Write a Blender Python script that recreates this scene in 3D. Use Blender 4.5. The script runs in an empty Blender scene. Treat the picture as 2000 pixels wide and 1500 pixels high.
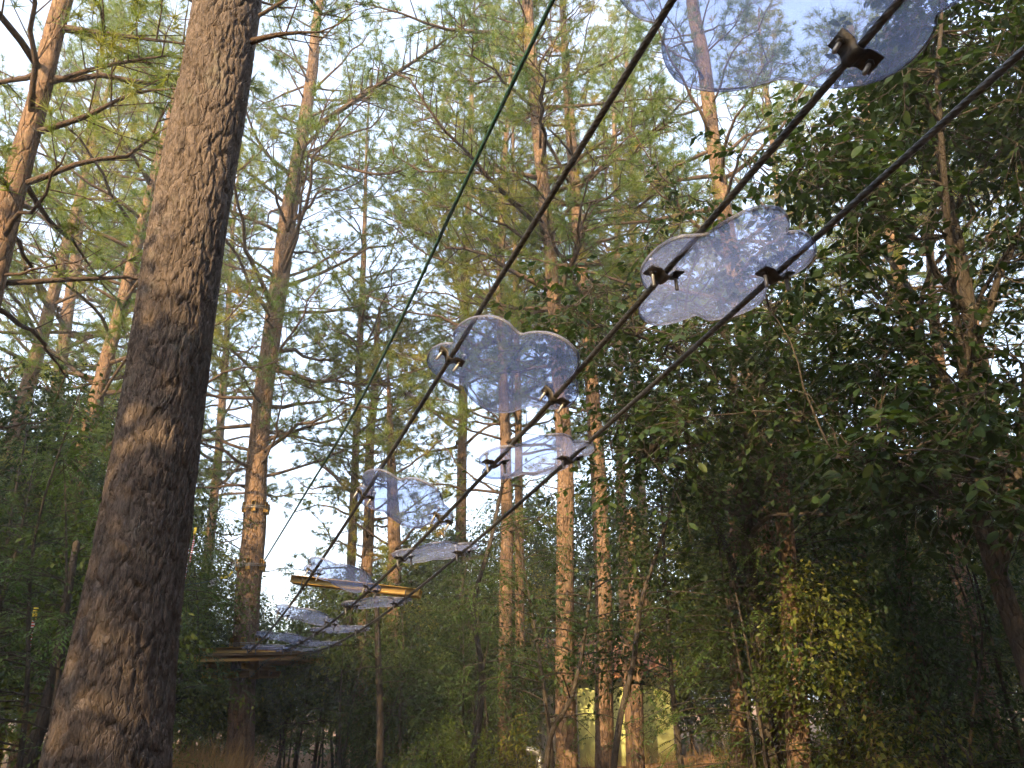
import bpy, math, numpy as np
from mathutils import Vector, Matrix

# ------------------------------------------------------------------ camera, sky, sun, exposure
S = bpy.context.scene
COL = S.collection
FPX, PITCH, ROLL = 1555.0, math.radians(21.6), math.radians(-1.4)
CAM = np.array([0.0, 0.0, 1.6])
_fw = np.array([0, math.cos(PITCH), math.sin(PITCH)])
_r0 = np.array([1.0, 0, 0]); _u0 = np.cross(_r0, _fw)
_r = _r0*math.cos(ROLL)+_u0*math.sin(ROLL); _u = -_r0*math.sin(ROLL)+_u0*math.cos(ROLL)
cd = bpy.data.cameras.new('camera'); cam = bpy.data.objects.new('camera', cd); COL.objects.link(cam)
cd.sensor_width = 36.0; cd.lens = FPX/2000*36; cd.clip_end = 2000; cd.clip_start = 0.02
m = Matrix.Identity(4)
for i in range(3):
    m[i][0] = _r[i]; m[i][1] = _u[i]; m[i][2] = -_fw[i]; m[i][3] = CAM[i]
cam.matrix_world = m
S.camera = cam

SUN_EL, SUN_FROM = math.radians(23), math.radians(-24)   # the sun stands behind the camera, to the left
sun_vec = np.array([math.sin(SUN_FROM)*math.cos(SUN_EL), -math.cos(SUN_FROM)*math.cos(SUN_EL), math.sin(SUN_EL)])
w = bpy.data.worlds.new('World'); S.world = w; w.use_nodes = True
nt = w.node_tree; bg = nt.nodes['Background']
sky = nt.nodes.new('ShaderNodeTexSky'); sky.sky_type = 'NISHITA'; sky.sun_disc = False
sky.sun_elevation = SUN_EL; sky.sun_rotation = math.atan2(sun_vec[0], sun_vec[1])
sky.air_density = 1.0; sky.dust_density = 3.0; sky.ozone_density = 1.0
nt.links.new(sky.outputs[0], bg.inputs[0]); bg.inputs[1].default_value = 0.15
veil = nt.nodes.new('ShaderNodeBackground'); veil.inputs[0].default_value = (0.74, 0.84, 1.0, 1); veil.inputs[1].default_value = 0.30   # thin white high cloud over the whole sky
addw = nt.nodes.new('ShaderNodeAddShader'); nt.links.new(bg.outputs[0], addw.inputs[0]); nt.links.new(veil.outputs[0], addw.inputs[1])
nt.links.new(addw.outputs[0], nt.nodes['World Output'].inputs[0])
sl = bpy.data.lights.new('sun', 'SUN'); sl.energy = 5.0; sl.angle = math.radians(0.5); sl.color = (1.0, 0.71, 0.37)
so = bpy.data.objects.new('sun', sl); COL.objects.link(so)
so.rotation_euler = Vector(sun_vec).to_track_quat('Z', 'Y').to_euler()
S.view_settings.view_transform = 'Standard'; S.view_settings.look = 'None'
S.view_settings.exposure = 1.75; S.view_settings.gamma = 1.0
S.render.engine = 'CYCLES'
S.cycles.use_denoising = True
S.cycles.use_adaptive_sampling = True; S.cycles.adaptive_threshold = 0.045; S.cycles.adaptive_min_samples = 24
S.cycles.max_bounces = 4; S.cycles.diffuse_bounces = 2; S.cycles.glossy_bounces = 2
S.cycles.transmission_bounces = 4; S.cycles.transparent_max_bounces = 12
S.cycles.caustics_reflective = False; S.cycles.caustics_refractive = False

# ------------------------------------------------------------------ helpers
def ray(px, py):
    d = _fw + _r*(px-1000)/FPX + _u*(750-py)/FPX
    return d
def at(px, py, Y):
    d = ray(px, py); return CAM + d*(Y/d[1])
def zdepth(P): return float((np.asarray(P)-CAM)@_fw)
def pix(P):
    d = np.asarray(P, float)-CAM; z = d@_fw
    return np.stack([1000+FPX*(d@_r)/z, 750-FPX*(d@_u)/z], -1)
def on_plane(px, py, P0, dirxy):
    d = ray(px, py); n = np.array([-dirxy[1], dirxy[0], 0.0])
    t = ((P0-CAM)@n)/(d@n); return CAM+d*t
def ground_h(x, y):
    return 0.10*np.sin(x*0.7+1)*np.sin(y*0.5)+0.05*np.sin(x*1.9+y*1.3)
def ground_at(px, Y):
    """x of the ground point that stands below pixel column px at distance Y (seen at eye height)"""
    return float(at(px, 1367, Y)[0])

def mk_mesh(name, V, F, mats, smooth=True, mi=None):
    me = bpy.data.meshes.new(name)
    V = np.asarray(V, np.float32)
    F = [np.asarray(f, np.int32) for f in (F if isinstance(F, list) else [F])]
    F = [f for f in F if len(f)]
    me.vertices.add(len(V)); me.vertices.foreach_set('co', V.ravel())
    tot = np.concatenate([np.full(len(f), f.shape[1], np.int32) for f in F])
    st = np.concatenate([[0], np.cumsum(tot)[:-1]]).astype(np.int32)
    vi = np.concatenate([f.ravel() for f in F])
    me.loops.add(len(vi)); me.loops.foreach_set('vertex_index', vi)
    me.polygons.add(len(tot)); me.polygons.foreach_set('loop_start', st); me.polygons.foreach_set('loop_total', tot)
    if smooth: me.polygons.foreach_set('use_smooth', np.ones(len(tot), bool))
    for mt in (mats if isinstance(mats, (list, tuple)) else [mats]): me.materials.append(mt)
    if mi is not None: me.polygons.foreach_set('material_index', np.asarray(mi, np.int32))
    me.update(calc_edges=True)
    return me
def obj(name, me, parent=None, loc=None, **props):
    o = bpy.data.objects.new(name, me); COL.objects.link(o)
    if loc is not None: o.location = loc
    if parent is not None: o.parent = parent
    for k, v in props.items(): o[k] = v
    return o
def thing(name, label, cat, loc=(0, 0, 0), rz=0.0, group=None):
    o = obj(name, None, None, loc, label=label, category=cat)
    o.rotation_euler = (0, 0, rz); o.empty_display_size = 0.2
    if group: o['group'] = group
    return o
def structure(name, me): return obj(name, me, kind='structure')

class MB:
    def __init__(s): s.V = []; s.Q = []; s.T = []; s.n = 0
    def add(s, V, Q=None, T=None):
        V = np.asarray(V, float)
        if Q is not None and len(Q): s.Q.append(np.asarray(Q)+s.n)
        if T is not None and len(T): s.T.append(np.asarray(T)+s.n)
        s.V.append(V); s.n += len(V)
    def tube(s, P, R, k=6, cap=True):
        P = np.asarray(P, float); R = np.broadcast_to(np.asarray(R, float), (len(P),))
        V, Q = tube_geo(P, R, k); T = []
        if cap:
            n = len(V); V = np.vstack([V, P[:1], P[-1:]])
            a = np.arange(k); b = (a+1) % k
            T = np.vstack([np.stack([b, a, np.full(k, n)], 1), np.stack([a+(len(P)-1)*k, b+(len(P)-1)*k, np.full(k, n+1)], 1)])
        s.add(V, Q, T)
    def box(s, c, ax, h, bev=0.0):
        """box centred at c, axes ax (3 rows), half sizes h, with chamfered edges when bev > 0"""
        c = np.asarray(c, float); ax = np.asarray(ax, float); h = np.asarray(h, float)
        if bev <= 0:
            g = np.array([[x, y, z] for z in (-1, 1) for y in (-1, 1) for x in (-1, 1)], float)
            V = c+(g*h)@ax
            Q = [[0, 2, 3, 1], [4, 5, 7, 6], [0, 1, 5, 4], [2, 6, 7, 3], [0, 4, 6, 2], [1, 3, 7, 5]]
            s.add(V, Q); return
        V = []; idx = {}
        for sx in (-1, 1):
            for sy in (-1, 1):
                for sz in (-1, 1):
                    sg = np.array([sx, sy, sz])
                    for a in range(3):
                        p = sg*(h-bev); p[a] = sg[a]*h[a]
                        idx[(sx, sy, sz, a)] = len(V); V.append(p)
        Q = []; T = []
        for a in range(3):
            b, d = (a+1) % 3, (a+2) % 3
            for sa in (-1, 1):
                def K(sb, sd):
                    k = [0, 0, 0]; k[a] = sa; k[b] = sb; k[d] = sd; return idx[(k[0], k[1], k[2], a)]
                q = [K(-1, -1), K(1, -1), K(1, 1), K(-1, 1)]
                Q.append(q if sa > 0 else q[::-1])
            for sb in (-1, 1):
                for sd in (-1, 1):
                    def L(sa, f):
                        k = [0, 0, 0]; k[a] = sa; k[b] = sb; k[d] = sd; return idx[(k[0], k[1], k[2], f)]
                    q = [L(-1, b), L(1, b), L(1, d), L(-1, d)]
                    Q.append(q if sb*sd > 0 else q[::-1])
        for sx in (-1, 1):
            for sy in (-1, 1):
                for sz in (-1, 1):
                    t = [idx[(sx, sy, sz, 0)], idx[(sx, sy, sz, 1)], idx[(sx, sy, sz, 2)]]
                    T.append(t if sx*sy*sz > 0 else t[::-1])
        s.add(c+np.array(V)@ax, Q, T)
    def mesh(s, name, mats, smooth=True):
        F = []
        if s.Q: F.append(np.vstack(s.Q))
        if s.T: F.append(np.vstack(s.T))
        return mk_mesh(name, np.vstack(s.V), F, mats, smooth)

def frames(P):
    T = np.gradient(P, axis=0); T /= np.linalg.norm(T, axis=1)[:, None]+1e-12
    ref = np.array([0, 0, 1.0]) if abs(T[0, 2]) < 0.9 else np.array([1.0, 0, 0])
    n = np.cross(T[0], ref); n /= np.linalg.norm(n)
    N = np.zeros_like(P); N[0] = n
    for i in range(1, len(P)):
        n = N[i-1]-T[i]*(N[i-1]@T[i]); N[i] = n/(np.linalg.norm(n)+1e-12)
    return T, N, np.cross(T, N)
def tube_quads(n, k):
    i = np.arange(n-1)[:, None]*k; a = np.arange(k)[None]; b = (a+1) % k
    return np.stack([i+a, i+b, i+k+b, i+k+a], -1).reshape(-1, 4)
def tube_geo(P, R, k):
    T, N, B = frames(P); th = np.arange(k)*2*math.pi/k
    V = P[:, None]+R[:, None, None]*(np.cos(th)[None, :, None]*N[:, None]+np.sin(th)[None, :, None]*B[:, None])
    return V.reshape(-1, 3), tube_quads(len(P), k)
def tubes_batch(P, r0, r1, k=3):
    """many thin tubes at once: P is (n, m, 3); radii taper from r0 to r1"""
    n, m_ = P.shape[:2]; T = np.gradient(P, axis=1); T /= np.linalg.norm(T, axis=2, keepdims=True)+1e-12
    ref = np.array([0.31, 0.2, 0.93]); A = np.cross(T, ref); A /= np.linalg.norm(A, axis=2, keepdims=True)+1e-12; B = np.cross(T, A)
    R = (np.asarray(r0)[:, None]+(np.asarray(r1)-np.asarray(r0))[:, None]*np.linspace(0, 1, m_)[None])
    th = np.arange(k)*2*math.pi/k
    V = P[:, :, None]+R[:, :, None, None]*(np.cos(th)[None, None, :, None]*A[:, :, None]+np.sin(th)[None, None, :, None]*B[:, :, None])
    Q = tube_quads(m_, k)[None]+(np.arange(n)*m_*k)[:, None, None]
    return V.reshape(-1, 3), Q.reshape(-1, 4)
def unit(v): v = np.asarray(v, float); return v/(np.linalg.norm(v, axis=-1, keepdims=True)+1e-12)
def smooth_path(pts, n):
    pts = np.asarray(pts, float)
    if len(pts) == 2: return pts[0]+(pts[1]-pts[0])*np.linspace(0, 1, n)[:, None]
    d = np.concatenate([[0], np.cumsum(np.linalg.norm(np.diff(pts, axis=0), axis=1))])
    t = np.linspace(0, d[-1], n); m_ = np.gradient(pts, d, axis=0)
    i = np.clip(np.searchsorted(d, t, side='right')-1, 0, len(d)-2); h = (d[i+1]-d[i])[:, None]; s = ((t-d[i])/(d[i+1]-d[i]))[:, None]
    return (2*s**3-3*s**2+1)*pts[i]+(s**3-2*s**2+s)*h*m_[i]+(-2*s**3+3*s**2)*pts[i+1]+(s**3-s**2)*h*m_[i+1]

# ------------------------------------------------------------------ materials
def N_(t, ty, **kw):
    n = t.nodes.new(ty)
    for k, v in kw.items():
        if k.startswith('i_'): n.inputs[int(k[2:]) if k[2:].isdigit() else k[2:].replace('_', ' ')].default_value = v
        else: setattr(n, k, v)
    return n
def new_mat(name):
    mt = bpy.data.materials.new(name); mt.use_nodes = True
    t = mt.node_tree; p = t.nodes['Principled BSDF']; return mt, t, p
def ramp(t, fac, stops):
    r = t.nodes.new('ShaderNodeValToRGB'); e = r.color_ramp.elements
    while len(e) < len(stops): e.new(0.5)
    for el, (pos, c) in zip(e, stops): el.position = pos; el.color = (*c, 1)
    t.links.new(fac, r.inputs[0]); return r.outputs[0]
def simple_mat(name, c1, c2, scale=20, rough=0.7, bump=0.2, metal=0.0, stretch=(1, 1, 1), spec=0.4):
    mt, t, p = new_mat(name)
    tc = N_(t, 'ShaderNodeTexCoord'); mp = N_(t, 'ShaderNodeMapping'); mp.inputs['Scale'].default_value = stretch
    t.links.new(tc.outputs['Object'], mp.inputs[0])
    n = N_(t, 'ShaderNodeTexNoise'); n.inputs['Scale'].default_value = scale; n.inputs['Detail'].default_value = 6
    t.links.new(mp.outputs[0], n.inputs['Vector'])
    t.links.new(ramp(t, n.outputs['Fac'], [(0.3, c1), (0.7, c2)]), p.inputs['Base Color'])
    b = N_(t, 'ShaderNodeBump'); b.inputs['Strength'].default_value = bump; b.inputs['Distance'].default_value = 0.02
    t.links.new(n.outputs['Fac'], b.inputs['Height']); t.links.new(b.outputs[0], p.inputs['Normal'])
    p.inputs['Roughness'].default_value = rough; p.inputs['Metallic'].default_value = metal; p.inputs['Specular IOR Level'].default_value = spec
    return mt
def bark_mat(name, c1, c2, c3, sc=1.0, bump=0.8):
    mt, t, p = new_mat(name); L = t.links.new
    tc = N_(t, 'ShaderNodeTexCoord'); mp = N_(t, 'ShaderNodeMapping'); mp.inputs['Scale'].default_value = (1, 1, 0.35)
    L(tc.outputs['Object'], mp.inputs[0])
    n0 = N_(t, 'ShaderNodeTexNoise'); n0.inputs['Scale'].default_value = 6*sc; n0.inputs['Detail'].default_value = 5
    L(mp.outputs[0], n0.inputs['Vector'])
    mx = N_(t, 'ShaderNodeMix', data_type='VECTOR'); mx.inputs[0].default_value = 0.12
    L(mp.outputs[0], mx.inputs[4]); L(n0.outputs['Color'], mx.inputs[5])
    v = N_(t, 'ShaderNodeTexVoronoi', feature='DISTANCE_TO_EDGE'); v.inputs['Scale'].default_value = 14*sc; L(mx.outputs[1], v.inputs['Vector'])
    vc = N_(t, 'ShaderNodeTexVoronoi'); vc.inputs['Scale'].default_value = 14*sc; L(mx.outputs[1], vc.inputs['Vector'])
    n1 = N_(t, 'ShaderNodeTexNoise'); n1.inputs['Scale'].default_value = 60*sc; n1.inputs['Detail'].default_value = 8; n1.inputs['Roughness'].default_value = 0.7
    L(mp.outputs[0], n1.inputs['Vector'])
    n2 = N_(t, 'ShaderNodeTexNoise'); n2.inputs['Scale'].default_value = 2.2; n2.inputs['Detail'].default_value = 4
    L(tc.outputs['Object'], n2.inputs['Vector'])
    col = ramp(t, n1.outputs['Fac'], [(0.30, c1), (0.5, c2), (0.72, c3)])
    hs = N_(t, 'ShaderNodeHueSaturation'); L(col, hs.inputs['Color'])
    mr = N_(t, 'ShaderNodeMapRange'); mr.inputs[3].default_value = 0.35; mr.inputs[4].default_value = 1.6
    a = N_(t, 'ShaderNodeMath', operation='ADD'); L(vc.outputs['Color'], a.inputs[0]); L(n2.outputs['Fac'], a.inputs[1])
    ml = N_(t, 'ShaderNodeMath', operation='MULTIPLY'); ml.inputs[1].default_value = 0.5; L(a.outputs[0], ml.inputs[0]); L(ml.outputs[0], mr.inputs[0]); L(mr.outputs[0], hs.inputs['Value'])
    n3 = N_(t, 'ShaderNodeTexNoise'); n3.inputs['Scale'].default_value = 5.5; n3.inputs['Detail'].default_value = 7; n3.inputs['Roughness'].default_value = 0.75; L(tc.outputs['Object'], n3.inputs['Vector'])
    lm = N_(t, 'ShaderNodeMapRange'); lm.inputs[1].default_value = 0.56; lm.inputs[2].default_value = 0.72; lm.inputs[4].default_value = 0.55; L(n3.outputs['Fac'], lm.inputs[0])
    li = N_(t, 'ShaderNodeMix', data_type='RGBA'); L(lm.outputs[0], li.inputs[0]); L(hs.outputs[0], li.inputs[6]); li.inputs[7].default_value = (0.16, 0.155, 0.125, 1)   # lichen
    L(li.outputs[2], p.inputs['Base Color'])
    mr2 = N_(t, 'ShaderNodeMapRange'); mr2.inputs[2].default_value = 0.12; L(v.outputs['Distance'], mr2.inputs[0])
    ad = N_(t, 'ShaderNodeMath', operation='MULTIPLY_ADD'); ad.inputs[1].default_value = 0.5; L(n1.outputs['Fac'], ad.inputs[0]); L(mr2.outputs[0], ad.inputs[2])
    b = N_(t, 'ShaderNodeBump'); b.inputs['Strength'].default_value = bump; b.inputs['Distance'].default_value = 0.02
    L(ad.outputs[0], b.inputs['Height']); L(b.outputs[0], p.inputs['Normal'])
    p.inputs['Roughness'].default_value = 0.9; p.inputs['Specular IOR Level'].default_value = 0.2
    return mt
def leaf_mat(name, stops, trans, tcol, rough=0.45, nscale=0.8, fine=9.0, spec=0.35):
    """leaf or needle: a glossy-diffuse upper side plus light that comes through"""
    mt, t, p = new_mat(name); L = t.links.new
    g = N_(t, 'ShaderNodeNewGeometry'); oi = N_(t, 'ShaderNodeObjectInfo')
    n = N_(t, 'ShaderNodeTexNoise'); n.inputs['Scale'].default_value = nscale; n.inputs['Detail'].default_value = 2; L(g.outputs['Position'], n.inputs['Vector'])
    n2 = N_(t, 'ShaderNodeTexNoise'); n2.inputs['Scale'].default_value = fine; n2.inputs['Detail'].default_value = 1; L(g.outputs['Position'], n2.inputs['Vector'])
    a = N_(t, 'ShaderNodeMath', operation='MULTIPLY_ADD'); a.inputs[1].default_value = 0.7; L(n2.outputs['Fac'], a.inputs[0])
    o2 = N_(t, 'ShaderNodeMath', operation='MULTIPLY_ADD'); o2.inputs[1].default_value = 0.25; o2.inputs[2].default_value = -0.475; L(oi.outputs['Random'], o2.inputs[0])
    s2 = N_(t, 'ShaderNodeMath', operation='ADD'); L(n.outputs['Fac'], s2.inputs[0]); L(o2.outputs[0], s2.inputs[1]); L(s2.outputs[0], a.inputs[2])
    c = ramp(t, a.outputs[0], stops)
    L(c, p.inputs['Base Color']); p.inputs['Roughness'].default_value = rough; p.inputs['Specular IOR Level'].default_value = spec
    tr = N_(t, 'ShaderNodeBsdfTranslucent')
    mu = N_(t, 'ShaderNodeMix', data_type='RGBA', blend_type='MULTIPLY'); mu.inputs[0].default_value = 1.0
    L(c, mu.inputs[6]); mu.inputs[7].default_value = (*tcol, 1); L(mu.outputs[2], tr.inputs[0])
    mx = N_(t, 'ShaderNodeMixShader'); mx.inputs[0].default_value = trans
    L(p.outputs[0], mx.inputs[1]); L(tr.outputs[0], mx.inputs[2])
    L(mx.outputs[0], t.nodes['Material Output'].inputs[0])
    return mt

M = {}
M['bark'] = bark_mat('pine_bark', (0.055, 0.037, 0.026), (0.135, 0.085, 0.054), (0.24, 0.155, 0.092), 1.0, 0.9)
M['bark_near'] = bark_mat('pine_bark_coarse', (0.040, 0.031, 0.026), (0.092, 0.071, 0.058), (0.175, 0.135, 0.108), 2.2, 0.6)
M['bark_dark'] = bark_mat('broadleaf_bark', (0.022, 0.019, 0.015), (0.045, 0.036, 0.028), (0.08, 0.062, 0.046), 1.6, 0.7)
M['limb'] = bark_mat('limb_bark', (0.035, 0.025, 0.019), (0.08, 0.054, 0.038), (0.145, 0.095, 0.062), 2.5, 0.6)
M['needle'] = leaf_mat('pine_needles', [(0.25, (0.050, 0.098, 0.020)), (0.5, (0.105, 0.155, 0.024)), (0.72, (0.20, 0.20, 0.030)), (0.92, (0.30, 0.165, 0.05))], 0.36, (1.7, 1.6, 0.6), 0.5, 0.55, 3.0)
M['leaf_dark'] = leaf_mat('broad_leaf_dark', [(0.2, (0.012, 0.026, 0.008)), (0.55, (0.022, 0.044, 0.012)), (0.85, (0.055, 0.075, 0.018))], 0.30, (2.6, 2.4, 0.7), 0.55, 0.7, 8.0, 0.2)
M['leaf'] = leaf_mat('shrub_leaf', [(0.2, (0.042, 0.068, 0.014)), (0.5, (0.076, 0.102, 0.019)), (0.75, (0.135, 0.135, 0.024)), (0.95, (0.17, 0.13, 0.035))], 0.36, (1.8, 1.7, 0.7), 0.5, 0.45, 6.0, 0.22)
M['leaf_blue'] = leaf_mat('pinnate_leaf', [(0.2, (0.036, 0.070, 0.016)), (0.55, (0.060, 0.102, 0.022)), (0.85, (0.11, 0.135, 0.028))], 0.34, (1.6, 1.7, 0.8), 0.5, 0.6, 5.0, 0.25)
M['leaf_far'] = leaf_mat('far_leaf', [(0.2, (0.05, 0.09, 0.025)), (0.55, (0.09, 0.13, 0.035)), (0.85, (0.17, 0.15, 0.045))], 0.34, (1.5, 1.5, 0.7), 0.5, 0.25, 2.0)
M['dry'] = leaf_mat('dry_grass', [(0.2, (0.16, 0.10, 0.045)), (0.55, (0.26, 0.17, 0.075)), (0.9, (0.34, 0.25, 0.11))], 0.3, (1.3, 1.2, 0.8), 0.7, 0.9, 6.0, 0.1)
M['yellow'] = simple_mat('yellow_painted_wood', (0.38, 0.21, 0.04), (0.56, 0.33, 0.065), 9, 0.65, 0.25, 0, (1, 1, 6))
M['deck'] = simple_mat('weathered_deck_wood', (0.26, 0.165, 0.08), (0.44, 0.29, 0.13), 12, 0.8, 0.4, 0, (1, 5, 5))
M['steel'] = simple_mat('dark_weathered_steel', (0.028, 0.026, 0.024), (0.085, 0.074, 0.062), 30, 0.5, 0.3, 0.75)
M['rope_steel'] = simple_mat('wire_rope_steel', (0.03, 0.030, 0.029), (0.095, 0.092, 0.086), 40, 0.4, 0.15, 0.7)
M['galv'] = simple_mat('galvanised_steel', (0.24, 0.24, 0.24), (0.42, 0.42, 0.42), 30, 0.4, 0.1, 0.8)
M['green_rope'] = simple_mat('green_rope', (0.006, 0.034, 0.022), (0.012, 0.060, 0.036), 60, 0.6, 0.4)
M['red'] = simple_mat('red_webbing', (0.45, 0.03, 0.03), (0.62, 0.06, 0.05), 30, 0.6, 0.2)
M['white'] = simple_mat('white_webbing', (0.62, 0.62, 0.64), (0.78, 0.78, 0.78), 30, 0.6, 0.2)
M['yellow_tag'] = simple_mat('yellow_webbing', (0.65, 0.48, 0.03), (0.80, 0.62, 0.06), 30, 0.6, 0.2)
M['plaster'] = simple_mat('yellow_green_plaster', (0.40, 0.44, 0.16), (0.56, 0.58, 0.24), 3, 0.85, 0.1)
M['corr'] = simple_mat('grey_corrugated_sheet', (0.22, 0.21, 0.20), (0.38, 0.36, 0.34), 5, 0.6, 0.1)
M['tile'] = simple_mat('red_brown_roof_tile', (0.26, 0.11, 0.06), (0.40, 0.19, 0.10), 6, 0.85, 0.3)
M['litter'] = simple_mat('leaf_litter', (0.13, 0.065, 0.028), (0.33, 0.17, 0.07), 9, 0.95, 0.9)

def pad_mat():
    mt, t, p = new_mat('frosted_blue_acrylic'); L = t.links.new
    tc = N_(t, 'ShaderNodeTexCoord')
    n = N_(t, 'ShaderNodeTexNoise'); n.inputs['Scale'].default_value = 5; n.inputs['Detail'].default_value = 6; L(tc.outputs['Object'], n.inputs['Vector'])
    n2 = N_(t, 'ShaderNodeTexNoise'); n2.inputs['Scale'].default_value = 70; n2.inputs['Detail'].default_value = 3; L(tc.outputs['Object'], n2.inputs['Vector'])
    a = N_(t, 'ShaderNodeMath', operation='MULTIPLY_ADD'); a.inputs[1].default_value = 0.25; L(n2.outputs['Fac'], a.inputs[0]); L(n.outputs['Fac'], a.inputs[2])
    mr = N_(t, 'ShaderNodeMapRange'); mr.inputs[1].default_value = 0.5; mr.inputs[2].default_value = 1.0; mr.inputs[3].default_value = 0.19; mr.inputs[4].default_value = 0.25
    L(a.outputs[0], mr.inputs[0])
    tp = N_(t, 'ShaderNodeBsdfTransparent'); tp.inputs[0].default_value = (0.83, 0.855, 0.94, 1)
    tl = N_(t, 'ShaderNodeBsdfTranslucent'); tl.inputs[0].default_value = (0.48, 0.53, 0.76, 1)
    df = N_(t, 'ShaderNodeBsdfDiffuse'); df.inputs[0].default_value = (0.33, 0.37, 0.56, 1)
    m1 = N_(t, 'ShaderNodeMixShader'); m1.inputs[0].default_value = 0.3; L(tl.outputs[0], m1.inputs[1]); L(df.outputs[0], m1.inputs[2])
    m2 = N_(t, 'ShaderNodeMixShader'); L(mr.outputs[0], m2.inputs[0]); L(tp.outputs[0], m2.inputs[1]); L(m1.outputs[0], m2.inputs[2])
    gl = N_(t, 'ShaderNodeBsdfGlossy'); gl.inputs['Roughness'].default_value = 0.3
    lw = N_(t, 'ShaderNodeLayerWeight'); lw.inputs[0].default_value = 0.5
    fr = N_(t, 'ShaderNodeMapRange'); fr.inputs[1].default_value = 0.55; fr.inputs[2].default_value = 1.0; fr.inputs[3].default_value = 0.015; fr.inputs[4].default_value = 0.12; L(lw.outputs['Facing'], fr.inputs[0])
    m3 = N_(t, 'ShaderNodeMixShader'); L(fr.outputs[0], m3.inputs[0]); L(m2.outputs[0], m3.inputs[1]); L(gl.outputs[0], m3.inputs[2])
    L(m3.outputs[0], t.nodes['Material Output'].inputs[0]); return mt
def edge_mat():
    mt, t, p = new_mat('acrylic_edge'); L = t.links.new
    tp = N_(t, 'ShaderNodeBsdfTransparent'); tp.inputs[0].default_value = (0.8, 0.85, 1.0, 1)
    m2 = N_(t, 'ShaderNodeMixShader'); m2.inputs[0].default_value = 0.62
    p.inputs['Base Color'].default_value = (0.11, 0.115, 0.16, 1); p.inputs['Roughness'].default_value = 0.5
    L(tp.outputs[0], m2.inputs[1]); L(p.outputs[0], m2.inputs[2]); L(m2.outputs[0], t.nodes['Material Output'].inputs[0]); return mt
M['pad'] = pad_mat(); M['edge'] = edge_mat()

# ------------------------------------------------------------------ ground
g = np.linspace(-1, 1, 101); g = np.sign(g)*np.abs(g)**2.2*160
X, Y = np.meshgrid(g, g+8); Z = ground_h(X, Y)
i = np.arange(100)[:, None]*101+np.arange(100)[None]
structure('ground', mk_mesh('ground', np.stack([X, Y, Z], -1).reshape(-1, 3), np.stack([i, i+1, i+102, i+101], -1).reshape(-1, 4), M['litter']))

# ------------------------------------------------------------------ trees: bark, trunks, limbs, needles, leaves
def vnoise(a, b, na, rs):
    """value noise, periodic in a with na cells"""
    ia = np.floor(a).astype(int); ib = np.floor(b).astype(int); fa = a-ia; fb = b-ib
    fa = fa*fa*(3-2*fa); fb = fb*fb*(3-2*fb); b0 = ib.min(); G = rs.rand(ib.max()-b0+2, na)
    g = lambda x, y: G[y-b0, x % na]
    return (g(ia, ib)*(1-fa)+g(ia+1, ib)*fa)*(1-fb)+(g(ia, ib+1)*(1-fa)+g(ia+1, ib+1)*fa)*fb
def bark_disp(u, v, circ, cw, ch, rs):
    """plate relief: u runs round the trunk (period circ), v up it; returns 0 in the cracks and about 1 on the plates"""
    nu = max(4, int(round(circ/cw))); cw = circ/nu
    v0 = v.min()-3*ch; nv = int((v.max()-v0)/ch)+8
    J = rs.rand(nv, nu, 2)*0.9; Hh = rs.rand(nv, nu)
    a0 = u/cw; b0 = (v-v0)/ch
    a = a0+1.1*(vnoise(a0, b0*1.3, nu, rs)-0.5)+0.5*(vnoise(a0*3, b0*4.0, nu*3, rs)-0.5)
    b = b0+0.9*(vnoise(a0, b0, nu, rs)-0.5)+0.3*(vnoise(a0*3, b0*3, nu*3, rs)-0.5)
    ia = np.floor(a).astype(int); ib = np.floor(b).astype(int)
    f1 = np.full(u.shape, 9.0); f2 = np.full(u.shape, 9.0); h = np.zeros(u.shape)
    for da in (-1, 0, 1):
        for db in (-1, 0, 1):
            ca = ia+da; cb = np.clip(ib+db, 0, nv-1); j = J[cb, ca % nu]
            d = np.hypot(ca+0.05+j[..., 0]-a, (cb+0.05+j[..., 1]-b))
            n1 = d < f1
            f2 = np.where(n1, f1, np.minimum(f2, d)); h = np.where(n1, Hh[cb, ca % nu], h); f1 = np.where(n1, d, f1)
    e = np.clip((f2-f1)/(0.08+0.22*vnoise(a0, b0*0.7, nu, rs)), 0, 1); e = e*e*(3-2*e)
    fl = vnoise(a0*5, b0*7, nu*5, rs)
    return e*(0.6+0.28*h+0.12*fl)
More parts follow.
